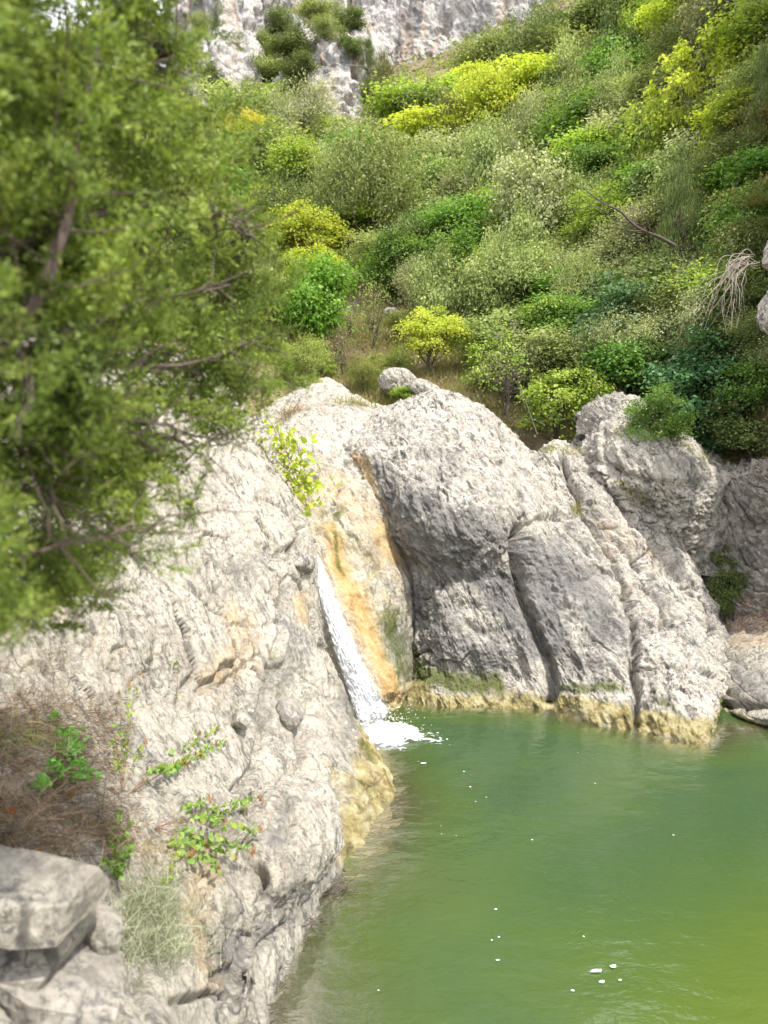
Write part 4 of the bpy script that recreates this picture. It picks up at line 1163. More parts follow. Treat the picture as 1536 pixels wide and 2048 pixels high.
# trees and bushes told apart in the photo, far to near
T('yellowing_tree', 'yellow tree with orange tips below the left cliff pillar', 'tree', 'layered', 'orange_leaf', 480, 205, 365, 150, anchor='orange tipped yellow tree')
T('bush', 'lime green bush right of the orange tipped yellow tree', 'bush', 'broad', 'lime_leaf', 560, 250, 385, 165, anchor='lime bush under the cliff')
T('bush', 'yellowish bush at the foot of the jagged white crag', 'bush', 'layered', 'lime_leaf', 655, 218, 320, 110)
T('conifer_tree', 'pointed dark conifer standing at the foot of the streaked cliff wall', 'tree', 'conifer', 'conifer_leaf', 768, 112, 300, 88, anchor='pointed dark conifer')
T('conifer_tree', 'slim dark conifer between the crag and the streaked cliff wall', 'tree', 'conifer', 'dark_leaf', 738, 82, 200, 40)
T('holm_oak', 'tall grey green tree with dark forked trunk left of centre', 'tree', 'fine', 'olive_leaf', 727, 210, 530, 215, anchor='tall fork trunked tree')
T('holm_oak', 'grey green oak leaning against the right side of the fork trunked tree', 'tree', 'round', 'olive_leaf', 850, 270, 470, 165)
T('holm_oak', 'olive oak crown just below the streaked cliff wall', 'tree', 'round', 'olive_leaf', 850, 150, 345, 170, anchor='oak below the streaked wall')
T('yellow_tree', 'bright yellow deciduous tree high on the slope right of centre', 'tree', 'layered', 'yellow_leaf', 985, 105, 345, 160, anchor='bright yellow tree')
T('yellow_tree', 'lower yellow green tree touching the left foot of the bright yellow tree', 'tree', 'layered', 'yellow_leaf', 945, 200, 320, 105)
T('holm_oak', 'silvery oak in front of the bright yellow tree', 'tree', 'fine', 'silver_leaf', 1000, 235, 430, 125, anchor='silvery oak')
T('holm_oak', 'pale grey green oak with dense crown in the middle of the slope', 'tree', 'round', 'silver_leaf', 1060, 270, 545, 190, anchor='pale oak of the middle slope')
T('holm_oak', 'dark olive oak right of the bright yellow tree', 'tree', 'round', 'olive_leaf', 1110, 175, 320, 150)
T('bush', 'silver grey bush with purplish tinge right of the dark olive oak', 'bush', 'fine', 'silver_leaf', 1205, 205, 300, 140, anchor='silver grey bush')
T('holm_oak', 'rounded oak at the top right of the streaked cliff wall', 'tree', 'fine', 'olive_leaf', 985, 45, 200, 170, anchor='oak beside the wall top')
T('holm_oak', 'dark rounded oak at the top edge of the photo', 'tree', 'round', 'dark_leaf', 1165, 5, 150, 170, anchor='dark oak at the top edge')
T('yellow_tree', 'slender yellow green tree at the top edge right of the dark oak', 'tree', 'layered', 'lime_leaf', 1290, -40, 150, 110, anchor='slender yellow tree at the top edge')
T('bush', 'fresh green bush below the slender yellow tree', 'bush', 'broad', 'green_leaf', 1235, 80, 240, 150)
T('conifer_tree', 'brownish blurred juniper at the top right', 'tree', 'conifer', 'conifer_leaf', 1420, -60, 190, 190, anchor='brownish juniper at top right')
T('maple_tree', 'yellow green maple with thin dark branches at the upper right', 'tree', 'loose', 'yellow_leaf', 1400, 75, 330, 190, anchor='yellow green maple')
T('maple_tree', 'lower drooping yellow green maple spreading left of the red tinged shrub', 'tree', 'loose', 'lime_leaf', 1310, 190, 420, 150)
T('conifer_tree', 'dark green cypress at the upper right picture edge', 'tree', 'conifer', 'dark_leaf', 1522, 105, 330, 70)
T('bush', 'small dark juniper left of the red tinged shrub', 'bush', 'conifer', 'dark_leaf', 1440, 245, 400, 110)
T('red_shrub', 'small shrub with red tinged leaves at the right', 'shrub', 'twiggy', 'red_leaf', 1428, 295, 390, 70, anchor='red tinged shrub')
T('bush', 'bright green bush with rounded crown right of the pale oak', 'bush', 'broad', 'green_leaf', 1195, 275, 440, 165, anchor='bright rounded green bush')
T('bush', 'apple green bush under the arching dead branch', 'bush', 'broad', 'lime_leaf', 1235, 380, 545, 180, anchor='apple green bush')
T('holm_oak', 'dark olive thicket with shadowed base under the pale oak', 'thicket', 'fine', 'olive_leaf', 1060, 450, 665, 200, anchor='dark olive thicket')
T('conifer_tree', 'narrow dark conifer behind the hanging bare twigs', 'tree', 'conifer', 'dark_leaf', 1352, 330, 640, 120, anchor='narrow dark conifer')
T('bush', 'sparse small leaved bush drooping from the right picture edge', 'bush', 'twiggy', 'scrub_leaf', 1470, 375, 570, 170)
T('bramble', 'blue green bramble thicket at the foot of the right slope', 'bramble', 'mound', 'blue_leaf', 1240, 540, 760, 190, anchor='blue green bramble')
T('bramble', 'dark green bramble mass on the shaded bank at the right', 'bramble', 'mound', 'blue_leaf', 1410, 630, 850, 230, anchor='dark bramble mass')
T('bush', 'glossy green bush hanging over the small grey knob', 'bush', 'broad', 'green_leaf', 1250, 655, 810, 190, anchor='glossy green bush')
T('maple_bush', 'vivid green maple bush with yellow crown beside the foreground juniper', 'bush', 'broad', 'vivid_leaf', 642, 490, 712, 165, anchor='vivid green maple bush')
T('yellow_bush', 'yellow cap of leaves above the vivid green maple bush', 'bush', 'layered', 'yellow_leaf', 622, 475, 590, 115)
T('yellow_tree', 'golden yellow tree behind the vivid green maple bush', 'tree', 'layered', 'yellow_leaf', 605, 380, 560, 150, anchor='golden yellow tree')
T('yellow_tree', 'lemon yellow bush at the edge of the foreground juniper', 'bush', 'layered', 'yellow_leaf', 522, 340, 500, 120)
T('sapling', 'umbrella shaped yellow sapling with thin dark trunk on the dry slope', 'sapling', 'layered', 'yellow_leaf', 868, 590, 752, 135, anchor='umbrella shaped sapling', var=1)
T('sapling', 'nearly bare sapling on the dry slope left of the umbrella sapling', 'sapling', 'twiggy', 'scrub_leaf', 745, 540, 705, 85, anchor='nearly bare sapling')
T('bush', 'light green bush above the nearly bare sapling', 'bush', 'broad', 'green_leaf', 800, 470, 610, 130, anchor='light bush above the sapling')
T('bush', 'green bush in front of the dark olive thicket', 'bush', 'broad', 'lime_leaf', 940, 490, 625, 125)
T('bush', 'olive bush with pale bare branches in the middle of the slope', 'bush', 'twiggy', 'olive_leaf', 870, 500, 640, 130, bark='pale_twig')
T('shrub', 'yellow green shrub with fresh leaves behind the right shoulder of the dome', 'shrub', 'loose', 'lime_leaf', 1110, 715, 890, 160, anchor='fresh shrub behind the dome')
T('shrub', 'pale sparse shrub on the slope left of the fresh yellow green shrub', 'shrub', 'twiggy', 'lime_leaf', 1010, 650, 835, 150)
T('shrub', 'light leaved shrub rising between bramble and pale slope scrub', 'shrub', 'loose', 'lime_leaf', 1110, 590, 740, 120)
T('shrub', 'pale green shrub just left of the chute top', 'shrub', 'fine', 'scrub_leaf', 610, 660, 775, 110, anchor='shrub left of the chute top')
T('shrub', 'bright green low shrub behind the crest of the dome', 'shrub', 'broad', 'lime_leaf', 815, 772, 815, 70)
T('shrub', 'reddish brown dry shrub on the slope below the maple bush', 'shrub', 'twiggy', 'brown_litter', 690, 660, 755, 90)
T('shrub', 'olive low shrub beside the pale slope rock', 'shrub', 'fine', 'scrub_leaf', 730, 695, 790, 90)
T('ivy', 'dark ivy trailing over the back of the pale block', 'ivy', 'mound', 'blue_leaf', 1335, 790, 885, 130)
T('fern_shrub', 'green shrub in the shade at the foot of the dark rock wall', 'shrub', 'mound', 'dark_leaf', 1445, 1085, 1200, 90, surf=[FB])
T('shrub', 'small green sprig under the dark rock wall beside the reddish litter', 'shrub', 'fine', 'dark_leaf', 1450, 1190, 1240, 60, surf=[FB, GB])
T('bush', 'leafy bush on the steep right bank under the red tinged shrub', 'bush', 'fine', 'scrub_leaf', 1490, 300, 480, 120)
T('ivy', 'green leaves trailing behind the right side of the grey knob', 'ivy', 'mound', 'green_leaf', 1315, 745, 872, 120, surf=[HB, EB])
T('shrub', 'fresh green sprig rooted in the gap left of the grey knob', 'shrub', 'broad', 'lime_leaf', 1172, 760, 880, 85, surf=[HB, TRB])
T('bush', 'light green bush behind the golden yellow tree', 'bush', 'broad', 'lime_leaf', 600, 290, 440, 140)
T('holm_oak', 'grey green oak between the lime bush and the fork trunked tree', 'tree', 'fine', 'silver_leaf', 640, 270, 430, 130)
T('ivy', 'dark leafy ivy at the right picture edge above the rock wall', 'ivy', 'mound', 'dark_leaf', 1500, 745, 890, 150)
T('ivy', 'dark green ivy cushion between the pale block and the right bank', 'ivy', 'mound', 'blue_leaf', 1425, 790, 905, 120)
T('ivy', 'bright edged ivy higher on the right bank at the picture edge', 'ivy', 'mound', 'green_leaf', 1525, 665, 800, 140)
T('shrub', 'scraggly shrub under the hanging bare twigs', 'shrub', 'twiggy', 'scrub_leaf', 1455, 690, 830, 120)
# cliff bushes
for (px, y0, y1, w, kd, mt, lab) in (
        (432, 130, 215, 70, 'round', 'dark_leaf', 'dark bush at the left foot of the cliff pillar'),
        (548, 190, 245, 60, 'round', 'dark_leaf', 'dark bush between the cliff pillar and the white fang'),
        (600, 55, 130, 120, 'round', 'dark_leaf', 'broad dark bush on the cliff band above the crag'),
        (560, 10, 70, 90, 'fine', 'dark_leaf', 'dark bush on the cliff band near the top edge'),
        (640, -5, 55, 100, 'round', 'olive_leaf', 'olive bush on the cliff band at the top edge'),
        (700, 10, 75, 80, 'round', 'dark_leaf', 'dark bush in the notch left of the streaked cliff wall'),
        (545, 100, 175, 90, 'round', 'olive_leaf', 'olive bush on the cliff band right of the pillar'),
                (560, 160, 225, 70, 'layered', 'lime_leaf', 'yellow green bush on the ledge beside the pillar'),
                (500, 150, 215, 45, 'fine', 'olive_leaf', 'small bush growing on the right side of the pillar base'),
        (735, 150, 215, 70, 'round', 'dark_leaf', 'dark bush under the left corner of the streaked wall'),
        (592, 95, 170, 90, 'round', 'dark_leaf', 'dark bush in the gully above the left end of the crag'),
        (648, 25, 85, 80, 'fine', 'olive_leaf', 'grey green bush in the middle of the gully'),
        (705, 62, 125, 62, 'round', 'dark_leaf', 'dark bush in the gully beside the left edge of the streaked wall'),
        (530, 55, 120, 62, 'round', 'olive_leaf', 'olive bush on the right flank of the cliff pillar'),
        (735, 85, 160, 46, 'conifer', 'dark_leaf', 'small dark conifer above the slim one at the gully edge'),
        (575, 145, 205, 66, 'fine', 'dark_leaf', 'dark bush left of the white fang'),
        (400, 20, 75, 50, 'fine', 'olive_leaf', 'bush on the left shoulder of the cliff pillar'),
        (645, 215, 270, 80, 'fine', 'olive_leaf', 'grey bush below the jagged crag')):
    T('cliff_bush', lab, 'bush', kd, mt, px, y0, y1, w, surf=CLIFFS + [HB], group='bushes growing on the cliffs')

# the rest of the wood: each bush is named by its neighbours
ANCH = [(p_[0], p_[1], p_[4]) for p_ in PLANTED if p_[4]]
def where(px, py, words, seen):
    near = sorted(ANCH, key=lambda a: math.hypot(a[0] - px, a[1] - py))
    opts = []
    for a in near[:12]:
        dx, dy = px - a[0], py - a[1]
        rel = ('right of' if dx > 0 else 'left of') if abs(dx) > 1.4 * abs(dy) else ('below' if dy > 0 else 'above') if abs(dy) > 1.4 * abs(dx) else \
              ('lower right of' if dx > 0 else 'lower left of') if dy > 0 else ('upper right of' if dx > 0 else 'upper left of')
        opts.append('%s the %s' % (rel, a[2]))
    for i in range(len(opts)):
        for j in list(range(i + 1, len(opts))) + list(range(i)):
            lab = '%s %s, %s' % (words, opts[i], opts[j])
            if lab not in seen and len(lab.split()) <= 16:
                seen.add(lab)
                return lab
    return words
seen = set()
rg = np.random.default_rng(12)
FILL = []
for gy in range(-5, 11):
    for gx in range(-7, 17):
        px = 400 + gx * 70 + (gy % 2) * 35 + rg.normal() * 18
        py = 190 + gy * 52 + rg.normal() * 14
        if px > 1560: continue
        if py < 215 - max(0, px - 780) * 0.42: continue               # keep the cliffs clear
        if 575 < px < 1010 and py > 600: continue                     # the dry slope stays open
        if 560 < px < 760 and py < 262: continue
        if 540 < px < 740 and 480 < py < 700: continue
        if 450 < px < 640 and 230 < py < 490 and rg.random() < .7: continue
        if 1275 < px < 1480 and 80 < py < 350 and rg.random() < .6: continue
        if 900 < px < 1060 and 150 < py < 360 and rg.random() < .6: continue
        if px < 560 and py > 640 or px < 380 and py < 190: continue
        if px < 380 and rg.random() < .45: continue
        FILL.append((px, py))
for (px, py) in FILL:
    u = rg.random()
    shade = sst(950, 1350, px) * sst(380, 620, py)
    if u < 0.50 - 0.2 * shade: kd, mt, wd = rg.choice(['round', 'fine']), 'olive_leaf', 'dull olive bush'
    elif u < 0.65: kd, mt, wd = rg.choice(['round', 'fine']), 'silver_leaf', 'grey green bush'
    elif u < 0.74: kd, mt, wd = 'broad', 'lime_leaf', 'lime green bush'
    elif u < 0.80 or (px > 1100 and u < 0.82): kd, mt, wd = 'broad', ('green_leaf' if py > 260 else 'lime_leaf'), 'fresh green bush'
    elif u < 0.845: kd, mt, wd = 'layered', 'yellow_leaf', 'small yellow bush'
    elif u < 0.95: kd, mt, wd = rg.choice(['round', 'fine']), 'dark_leaf', 'dark green bush'
    else: kd, mt, wd = 'conifer', 'conifer_leaf', 'small juniper'
    w = rg.uniform(135, 225)
    h = rg.uniform(105, 175)
    if kd in ('round', 'fine') and rg.random() < .35: w, h = rg.uniform(110, 165), rg.uniform(180, 260)
    T('small_juniper' if kd == 'conifer' else 'bush', where(px, py, wd, seen), 'bush', str(kd), mt, px, py - h * 0.55, py + h * 0.45, w, group='wild bushes filling the wooded slope')

# low shrubs on the open slope just above the rocks
SL = []
for gy in range(4):
    for gx in range(9):
        SL.append((575 + gx * 60 + (gy % 2) * 30 + rg.normal() * 12, 665 + gy * 38 + rg.normal() * 8))
for (px, py) in SL:
    if 640 < px < 860 and py > 770 or 800 < px < 940 and 690 < py < 790 or 700 < px < 790 and 640 < py < 730: continue
    kd, mt, wd = [('twiggy', 'scrub_leaf', 'thin green shrub'), ('fine', 'scrub_leaf', 'low yellowish shrub'), ('loose', 'lime_leaf', 'small fresh shrub'),
                  ('twiggy', 'olive_leaf', 'wiry olive shrub')][rg.integers(4)]
    w = rg.uniform(55, 105); h = rg.uniform(45, 85)
    T('low_shrub', where(px, py, wd, seen), 'shrub', kd, mt, px, py - h * .75, py + h * .25, w, group='low shrubs on the open slope')

# ground cover under the bushes, one mass of leaves and one of dry grass
def scatter(name, n, lo, hi, mat, weight, size, up, lift, label, long=1.0):
    rg = np.random.default_rng(len(name) * 7 + n)
    nu_, nv_ = HILL_PTS.shape[:2]
    iu = rg.uniform(lo, hi, n * 5) * (nu_ - 2); iv = rg.uniform(0.05, 0.99, n * 5) * (nv_ - 2)
    a, b = iu.astype(int), iv.astype(int)
    fu, fv = (iu - a)[:, None], (iv - b)[:, None]
    p_ = (HILL_PTS[a, b] * (1 - fu) * (1 - fv) + HILL_PTS[a + 1, b] * fu * (1 - fv) + HILL_PTS[a, b + 1] * (1 - fu) * fv + HILL_PTS[a + 1, b + 1] * fu * fv)
    px, py = proj(p_)
    wgt = weight(px, py, p_)
    ok = rg.random(len(p_)) < wgt
    p_ = p_[ok][:n]
    dd = p_[:, 1:2]
    lump = np.clip(fbm(p_ * 0.55, 3) * 1.6 + 0.35, 0, 1)[:, None]
    p_ = p_ + np.array([0, 0, 1.0]) * (rg.random((len(p_), 1)) * lump * lift * dd)
    m = len(p_)
    if long > 1:
        ax = unit(rg.normal(size=(m, 3)) * 0.5 + np.array([0, 0, 1.0])); nrm = unit(np.cross(ax, rg.normal(size=(m, 3))))
    else:
        nrm = unit(rg.normal(size=(m, 3)) * 0.7 + np.array([0, -0.3, up])); ax = unit(np.cross(nrm, rg.normal(size=(m, 3))))
    s_ = size * dd[:, 0] * (0.6 + 0.8 * rg.random(m))
    V, Fq = leaf_quads(p_, ax, nrm, s_ * long, s_ * (0.6 if long == 1 else 0.16))
    tint = np.clip(0.5 + 0.5 * fbm(p_ * 0.3 + 9, 3) + rg.normal(size=m) * 0.2, 0, 1)
    tag(link(name, mesh_np(name, V, Fq, M[mat], smooth=False, floats={'tint': np.repeat(tint, 4)})), label, kind='stuff')
open_zone = lambda px, py: sst(560, 620, px) * sst(1060, 960, px) * sst(590, 650, py)
scatter('undergrowth', 40000, 0.10, 0.96, 'scrub_leaf', lambda px, py, p_: 0.75 * (1 - 0.75 * open_zone(px, py)) * (px > -50) * (px < 1650), 0.0050, 0.9, 0.020, 'low mixed undergrowth covering the slope between the bushes')
scatter('shade_undergrowth', 16000, 0.10, 0.70, 'dark_leaf', lambda px, py, p_: sst(1080, 1250, px) * (py > 400) * 0.8, 0.0052, 0.9, 0.022, 'leafy undergrowth darkened in colour for the shade on the right slope')  # darker leaf colour stands in for shade from the trees overhead
scatter('dry_grass', 13000, 0.08, 0.42, 'dry_grass', lambda px, py, p_: 0.12 + 0.88 * open_zone(px, py), 0.0060, 0.9, 0.004, 'dry straw coloured grass on the open slope above the dome', long=4.0)
scatter('slope_grass', 16000, 0.08, 0.40, 'grass', lambda px, py, p_: sst(-0.25, 0.15, fbm(p_ * 0.6 + 3, 3)) * open_zone(px, py), 0.0060, 0.9, 0.006, 'greenish grass growing in patches on the open slope', long=3.4)

# ------------------------------------------------------------------ foreground: juniper, herbs, litter, driftwood
def spray_mesh(k, dens=1.0):
    rg = np.random.default_rng(100 + k)
    paths, nodes, ax = [], [], []
    def twig(p0, d, ln, r, lvl):
        n = 7
        t_ = np.linspace(0, 1, n)[:, None]
        side = rg.normal(size=3) * 0.12
        pts = p0 + d * ln * t_ + (side * ln * t_ ** 2) + np.array([0, 0, -0.20 if lvl == 0 else 0.10]) * ln * t_ ** 2
        if lvl < 2: paths.append((pts, np.linspace(r, r * 0.35, n)))
        m = max(3, int(ln / (0.0066 / dens)))
        s_ = rg.random(m) * (1.0 if lvl else 0.75) + (0 if lvl else 0.25)
        idx = np.clip(s_ * (n - 1), 0, n - 1.001)
        i = idx.astype(int); f = (idx - i)[:, None]
        nodes.append(pts[i] * (1 - f) + pts[i + 1] * f)
        ax.append(np.repeat(unit(pts[-1] - pts[0])[None], m, 0))
        if lvl < 2:
            cnt = (15, 6)[lvl]
            for q in range(cnt):
                u = 0.12 + 0.86 * q / cnt
                b0 = pts[int(u * (n - 1))]
                perp = unit(np.cross(d, rg.normal(size=3)))
                if lvl == 0: perp[2] *= 0.7
                dd = unit(d * 0.85 + perp * 0.85)
                twig(b0, dd, ln * (0.46, 0.45)[lvl] * (1 - 0.62 * u) * rg.uniform(.75, 1.25), r * 0.5, lvl + 1)
    twig(np.zeros(3), np.array([1.0, 0, 0]), 0.30, 0.0028, 0)
    c = np.concatenate(nodes); a = np.concatenate(ax)
    n = len(c)
    a = unit(a * 1.0 + rg.normal(size=(n, 3)) * 0.42)
    nrm = unit(np.cross(a, rg.normal(size=(n, 3))))
    ln = rg.uniform(0.011, 0.020, n) * dens ** -0.4
    V, Fq = leaf_quads(c + a * ln[:, None] * 0.4, a, nrm, ln, rg.uniform(0.0042, 0.0062, n) * dens ** -0.5, 0.3)
    rad = c[:, 0] / 0.3
    tint = np.clip(0.25 + 0.45 * rad + rg.normal(size=n) * 0.2, 0, 1)
    Vt, Ft = tubes(paths, 3)
    me = mesh_np('juniper_spray', np.concatenate([V, Vt]), np.concatenate([Fq, Ft + len(V)]), M['juniper_leaf'], smooth=False,
                 floats={'tint': np.concatenate([np.repeat(tint, 4), np.zeros(len(Vt))])})
    me.materials.append(M['juniper_bark'])
    mi = np.zeros(len(Fq) + len(Ft), dtype=np.int32); mi[len(Fq):] = 1
    me.polygons.foreach_set('material_index', mi)
    return me, V, Fq, np.repeat(tint, 4)

SPR = [spray_mesh(k) for k in range(7)]
THIN = [spray_mesh(k, 0.55) for k in range(7)]
jun = empty('juniper_tree', P(-330, 1500, 2.1), 'blurred green juniper filling the upper left foreground', 'juniper')
JL = np.array(jun.location)
def jpart(name, me, loc=None, rot=None, sc=1.0):
    o = link(name, me, jun)
    o.location = (np.array(loc) if loc is not None else np.zeros(3)) - JL
    if rot is not None:
        o.rotation_mode = 'QUATERNION'
        o.rotation_quaternion = rot
    o.scale = (sc, sc, sc)
    return o
EDGE_R = [(-80, 390), (0, 395), (100, 400), (230, 445), (330, 475), (430, 550), (550, 562), (620, 568), (700, 550), (780, 558), (850, 512), (920, 490), (960, 400), (1010, 310), (1080, 280), (1130, 240), (1200, 150), (1240, 40), (1290, -60)]
ey_ = np.array([e[0] for e in EDGE_R]); ex_ = np.array([e[1] for e in EDGE_R])
GAPS = [(120, 690, 130, 55), (60, 760, 95, 60), (110, 945, 80, 45), (235, 760, 50, 40), (330, 690, 40, 20), (190, 15, 60, 40), (150, 578, 26, 22), (400, 940, 60, 30), (60, 620, 60, 40)]
def depthY(px, py, rg):
    return 1.75 + 1.75 * np.clip(px / 570, 0, 1.1) + rg.uniform(-.30, .30) + 0.25 * (py > 1000)
rj = np.random.default_rng(77)
spots = []
cl_c = []
while len(cl_c) < 140:
    py = rj.uniform(-140, 1260)
    xr = np.interp(py, ey_, ex_)
    px = rj.uniform(-150, xr - 5)
    if rj.random() < 0.40: px = xr - abs(rj.normal()) * 60 - 8
    g_ = max(math.exp(-(((px - gx) / ga) ** 2 + ((py - gy) / gb) ** 2) * 0.9) for (gx, gy, ga, gb) in GAPS)
    if rj.random() < g_ * 1.0: continue
    if cl_c and min(math.hypot(px - q[0], (py - q[1]) * 1.2) for q in cl_c) < 38: continue
    cl_c.append((px, py, xr, depthY(px, py, rj), rj.uniform(.5, 1.3)))
while len(spots) < 860:
    q = cl_c[rj.integers(len(cl_c))]
    back = rj.random() < 0.22
    sp_ = 26 + 14 * (q[2] - q[0] > 150)
    px, py = q[0] + rj.normal() * sp_ * (2.2 if back else 1), q[1] + rj.normal() * sp_ * (1.8 if back else .8)
    if max(math.exp(-(((px - gx) / ga) ** 2 + ((py - gy) / gb) ** 2) * 1.2) for (gx, gy, ga, gb) in GAPS[6:7] + [(200, 14, 105, 60), (362, 10, 46, 36)]) > .45: continue
    spots.append((px, py, q[2] + 10, q[3] + (.55 if back else 0) + rj.normal() * .07, (.62 if back else q[4])))  # back sprays dimmed in colour for the shade inside the crown
trunk_top = P(-200, -300, 2.3)
Vs, Fs, Ts, off = [], [], [], 0
tips = []
for k, (px, py, xr, Y, tone) in enumerate(spots):
    edge = np.clip((xr - px) / 120, 0, 1)
    tip = P(px, py, Y)
    d = np.array([0.9, 0.25, 0]) + rj.normal(size=3) * np.array([.55, .6, .45]) + np.array([0, 0, 0.15 - 0.5 * (py > 880)])
    d /= np.linalg.norm(d)
    sc = rj.uniform(0.78, 1.2) * (0.60 + 0.36 * edge) * (Y / 2.2) ** 0.25
    base = tip - d * 0.26 * sc
    qn = Vector((1, 0, 0)).rotation_difference(Vector(d)) @ Euler((rj.uniform(0, 6.28), 0, 0)).to_quaternion()
    tips.append((base, px, py))
    if k < 290:
        o = jpart('foliage_spray', SPR[k % 7][0], base, qn, sc)
        o.color = (tone * 1.02, tone, tone * .9, 1)
    else:
        R = np.array(qn.to_matrix())
        V = THIN[k % 7][1] * sc @ R.T + base
        Vs.append(V); Fs.append(THIN[k % 7][2] + off); Ts.append(np.clip(THIN[k % 7][3] + (tone - 1) * .5, 0, 1)); off += len(V)
o = link('foliage', mesh_np('juniper_foliage', np.concatenate(Vs) - JL, np.concatenate(Fs), M['juniper_leaf'], smooth=False, floats={'tint': np.concatenate(Ts)}), jun)
o['kind'] = 'stuff'
Vt, Ft = tubes([(bend(P(-330, 1560, 2.1), trunk_top, rj, 0.1, 10), np.linspace(.085, .04, 10))], 9)
link('trunk', mesh_np('juniper_trunk', Vt - JL, Ft, M['juniper_bark']), jun)
LIMBS = [([(-260, 900, 2.1), (-40, 740, 2.0), (40, 640, 1.95), (95, 500, 1.95), (125, 380, 2.0), (140, 240, 2.1), (190, 90, 2.3)], .024),
         ([(-260, 700, 2.1), (0, 650, 2.0), (110, 700, 2.1), (200, 800, 2.25), (330, 930, 2.6)], .011),
         ([(-260, 800, 2.1), (-20, 740, 2.05), (120, 715, 2.2), (250, 735, 2.5), (380, 725, 2.8), (480, 690, 3.1)], .013),
         ([(-200, 760, 2.0), (20, 690, 1.95), (60, 780, 2.0), (40, 900, 2.05), (60, 1040, 2.1)], .008),
         ([(-240, 1000, 2.1), (40, 940, 2.1), (110, 1000, 2.15), (170, 1120, 2.3)], .010),
         ([(-260, 600, 2.1), (60, 480, 2.2), (220, 420, 2.5), (400, 400, 2.9), (500, 470, 3.2)], .014),
         ([(-260, 300, 2.2), (60, 200, 2.2), (200, 150, 2.4), (350, 100, 2.8)], .013),
         ([(-260, 820, 2.1), (140, 840, 2.2), (340, 850, 2.6), (360, 880, 2.7), (440, 890, 2.9)], .008),
         ([(-240, 1180, 2.0), (60, 1110, 2.0), (200, 1080, 2.2), (310, 1060, 2.5)], .008),
         ([(60, 690, 2.0), (170, 650, 2.2), (300, 600, 2.5), (460, 570, 3.0)], .009),
         ([(0, 640, 2.0), (110, 780, 2.1), (150, 860, 2.1)], .006),
         ([(-100, 760, 2.0), (70, 700, 2.1), (130, 640, 2.2), (260, 660, 2.4)], .006)]
for pts, r0 in LIMBS:
    A_ = np.array([P(*q) for q in pts])
    pth = cr_weights(26, len(A_)) @ A_
    pth[1:-1] += np.cumsum(rj.normal(size=(24, 3)), 0) * 0.002
    allp = [(pth, np.linspace(r0, r0 * 0.3, 26))]
    for q in range(9):
        i = rj.integers(6, 25)
        b0 = pth[i]
        allp.append((bend(b0, b0 + unit(unit(pth[-1] - pth[0]) * .7 + rj.normal(size=3) * .6) * rj.uniform(.12, .35), rj, .2, 6), np.linspace(.0042, .0012, 6)))
    Vt, Ft = tubes(allp, 6)
    link('branch', mesh_np('juniper_branch', Vt - JL, Ft, M['juniper_bark']), jun)
# thin twigs carrying the sprays
ALLL = np.concatenate([cr_weights(20, len(q)) @ np.array([P(*p_) for p_ in q]) for q, _ in LIMBS])
tw = []
for base, px, py in tips[::2]:
    i = np.argmin(np.linalg.norm(ALLL - base, axis=1) + 0.3 * (ALLL[:, 0] > base[0]))
    if np.linalg.norm(ALLL[i] - base) < 0.75:
        tw.append((bend(ALLL[i], base, rj, .15, 6), np.linspace(.004, .0016, 6)))
Vt, Ft = tubes(tw, 4)
o = link('twig', mesh_np('juniper_twigs', Vt - JL, Ft, M['juniper_bark']), jun); o['kind'] = 'stuff'
# a second spray hanging low in front of the bank (the lone twig in the photo)
for (px, py, Y, ang, sc) in ((255, 1088, 2.75, 0.35, .8), (272, 1105, 2.7, 0.05, .7), (235, 1100, 2.6, -0.4, .8)):
    jpart('foliage_spray', SPR[2][0], P(px, py, Y), Euler((0.4, -ang, 0.1)).to_quaternion(), sc)

# --- leafy herbs
def leaf_obj_mesh(name, L, Wd, mat, lobes=0):
    n = 7
    t_ = np.linspace(0, 1, n)
    w = Wd / 2 * np.sin(np.pi * t_ ** 0.8) ** 0.8
    if lobes: w = w * (0.72 + 0.42 * np.abs(np.sin(t_ * math.pi * lobes)))
    z = 0.18 * L * t_ * (1 - t_) - 0.12 * L * t_ ** 2
    mid = np.stack([t_ * L, 0 * t_, z], 1)
    l = mid + np.stack([0 * t_, w, w * 0.28], 1); r = mid + np.stack([0 * t_, -w, w * 0.28], 1)
    V = np.concatenate([l, mid, r])
    Fc = []
    for i in range(n - 1):
        Fc += [(i, i + 1, n + i + 1, n + i), (n + i, n + i + 1, 2 * n + i + 1, 2 * n + i)]
    return mesh_np(name, V, Fc, mat, smooth=True, floats={'tint': np.full(len(V), 0.5)})
M['herb_leaf'] = leaf_mat('herb_leaf', (0.10, 0.18, 0.035), (0.16, 0.26, 0.055), (0.24, 0.34, 0.08), trans=0.35, rough=0.5)
M['bright_leaf'] = leaf_mat('bright_leaf', (0.12, 0.32, 0.05), (0.17, 0.42, 0.07), (0.25, 0.5, 0.1), trans=0.4, rough=0.5)
M['flower_brown'] = leaf_mat('flower_brown', (0.20, 0.09, 0.035), (0.34, 0.17, 0.07), (0.42, 0.26, 0.12), trans=0.2, rough=0.8)
HL = [leaf_obj_mesh('herb_leaf', 0.046, 0.034, M['herb_leaf']), leaf_obj_mesh('herb_leaf_lime', 0.042, 0.029, M['lime_leaf']),
      leaf_obj_mesh('bright_leaf', 0.050, 0.040, M['bright_leaf'], 3), leaf_obj_mesh('vine_leaf', 0.12, 0.10, M['yellow_leaf']), leaf_obj_mesh('vine_leaf_green', 0.11, 0.09, M['lime_leaf'])]
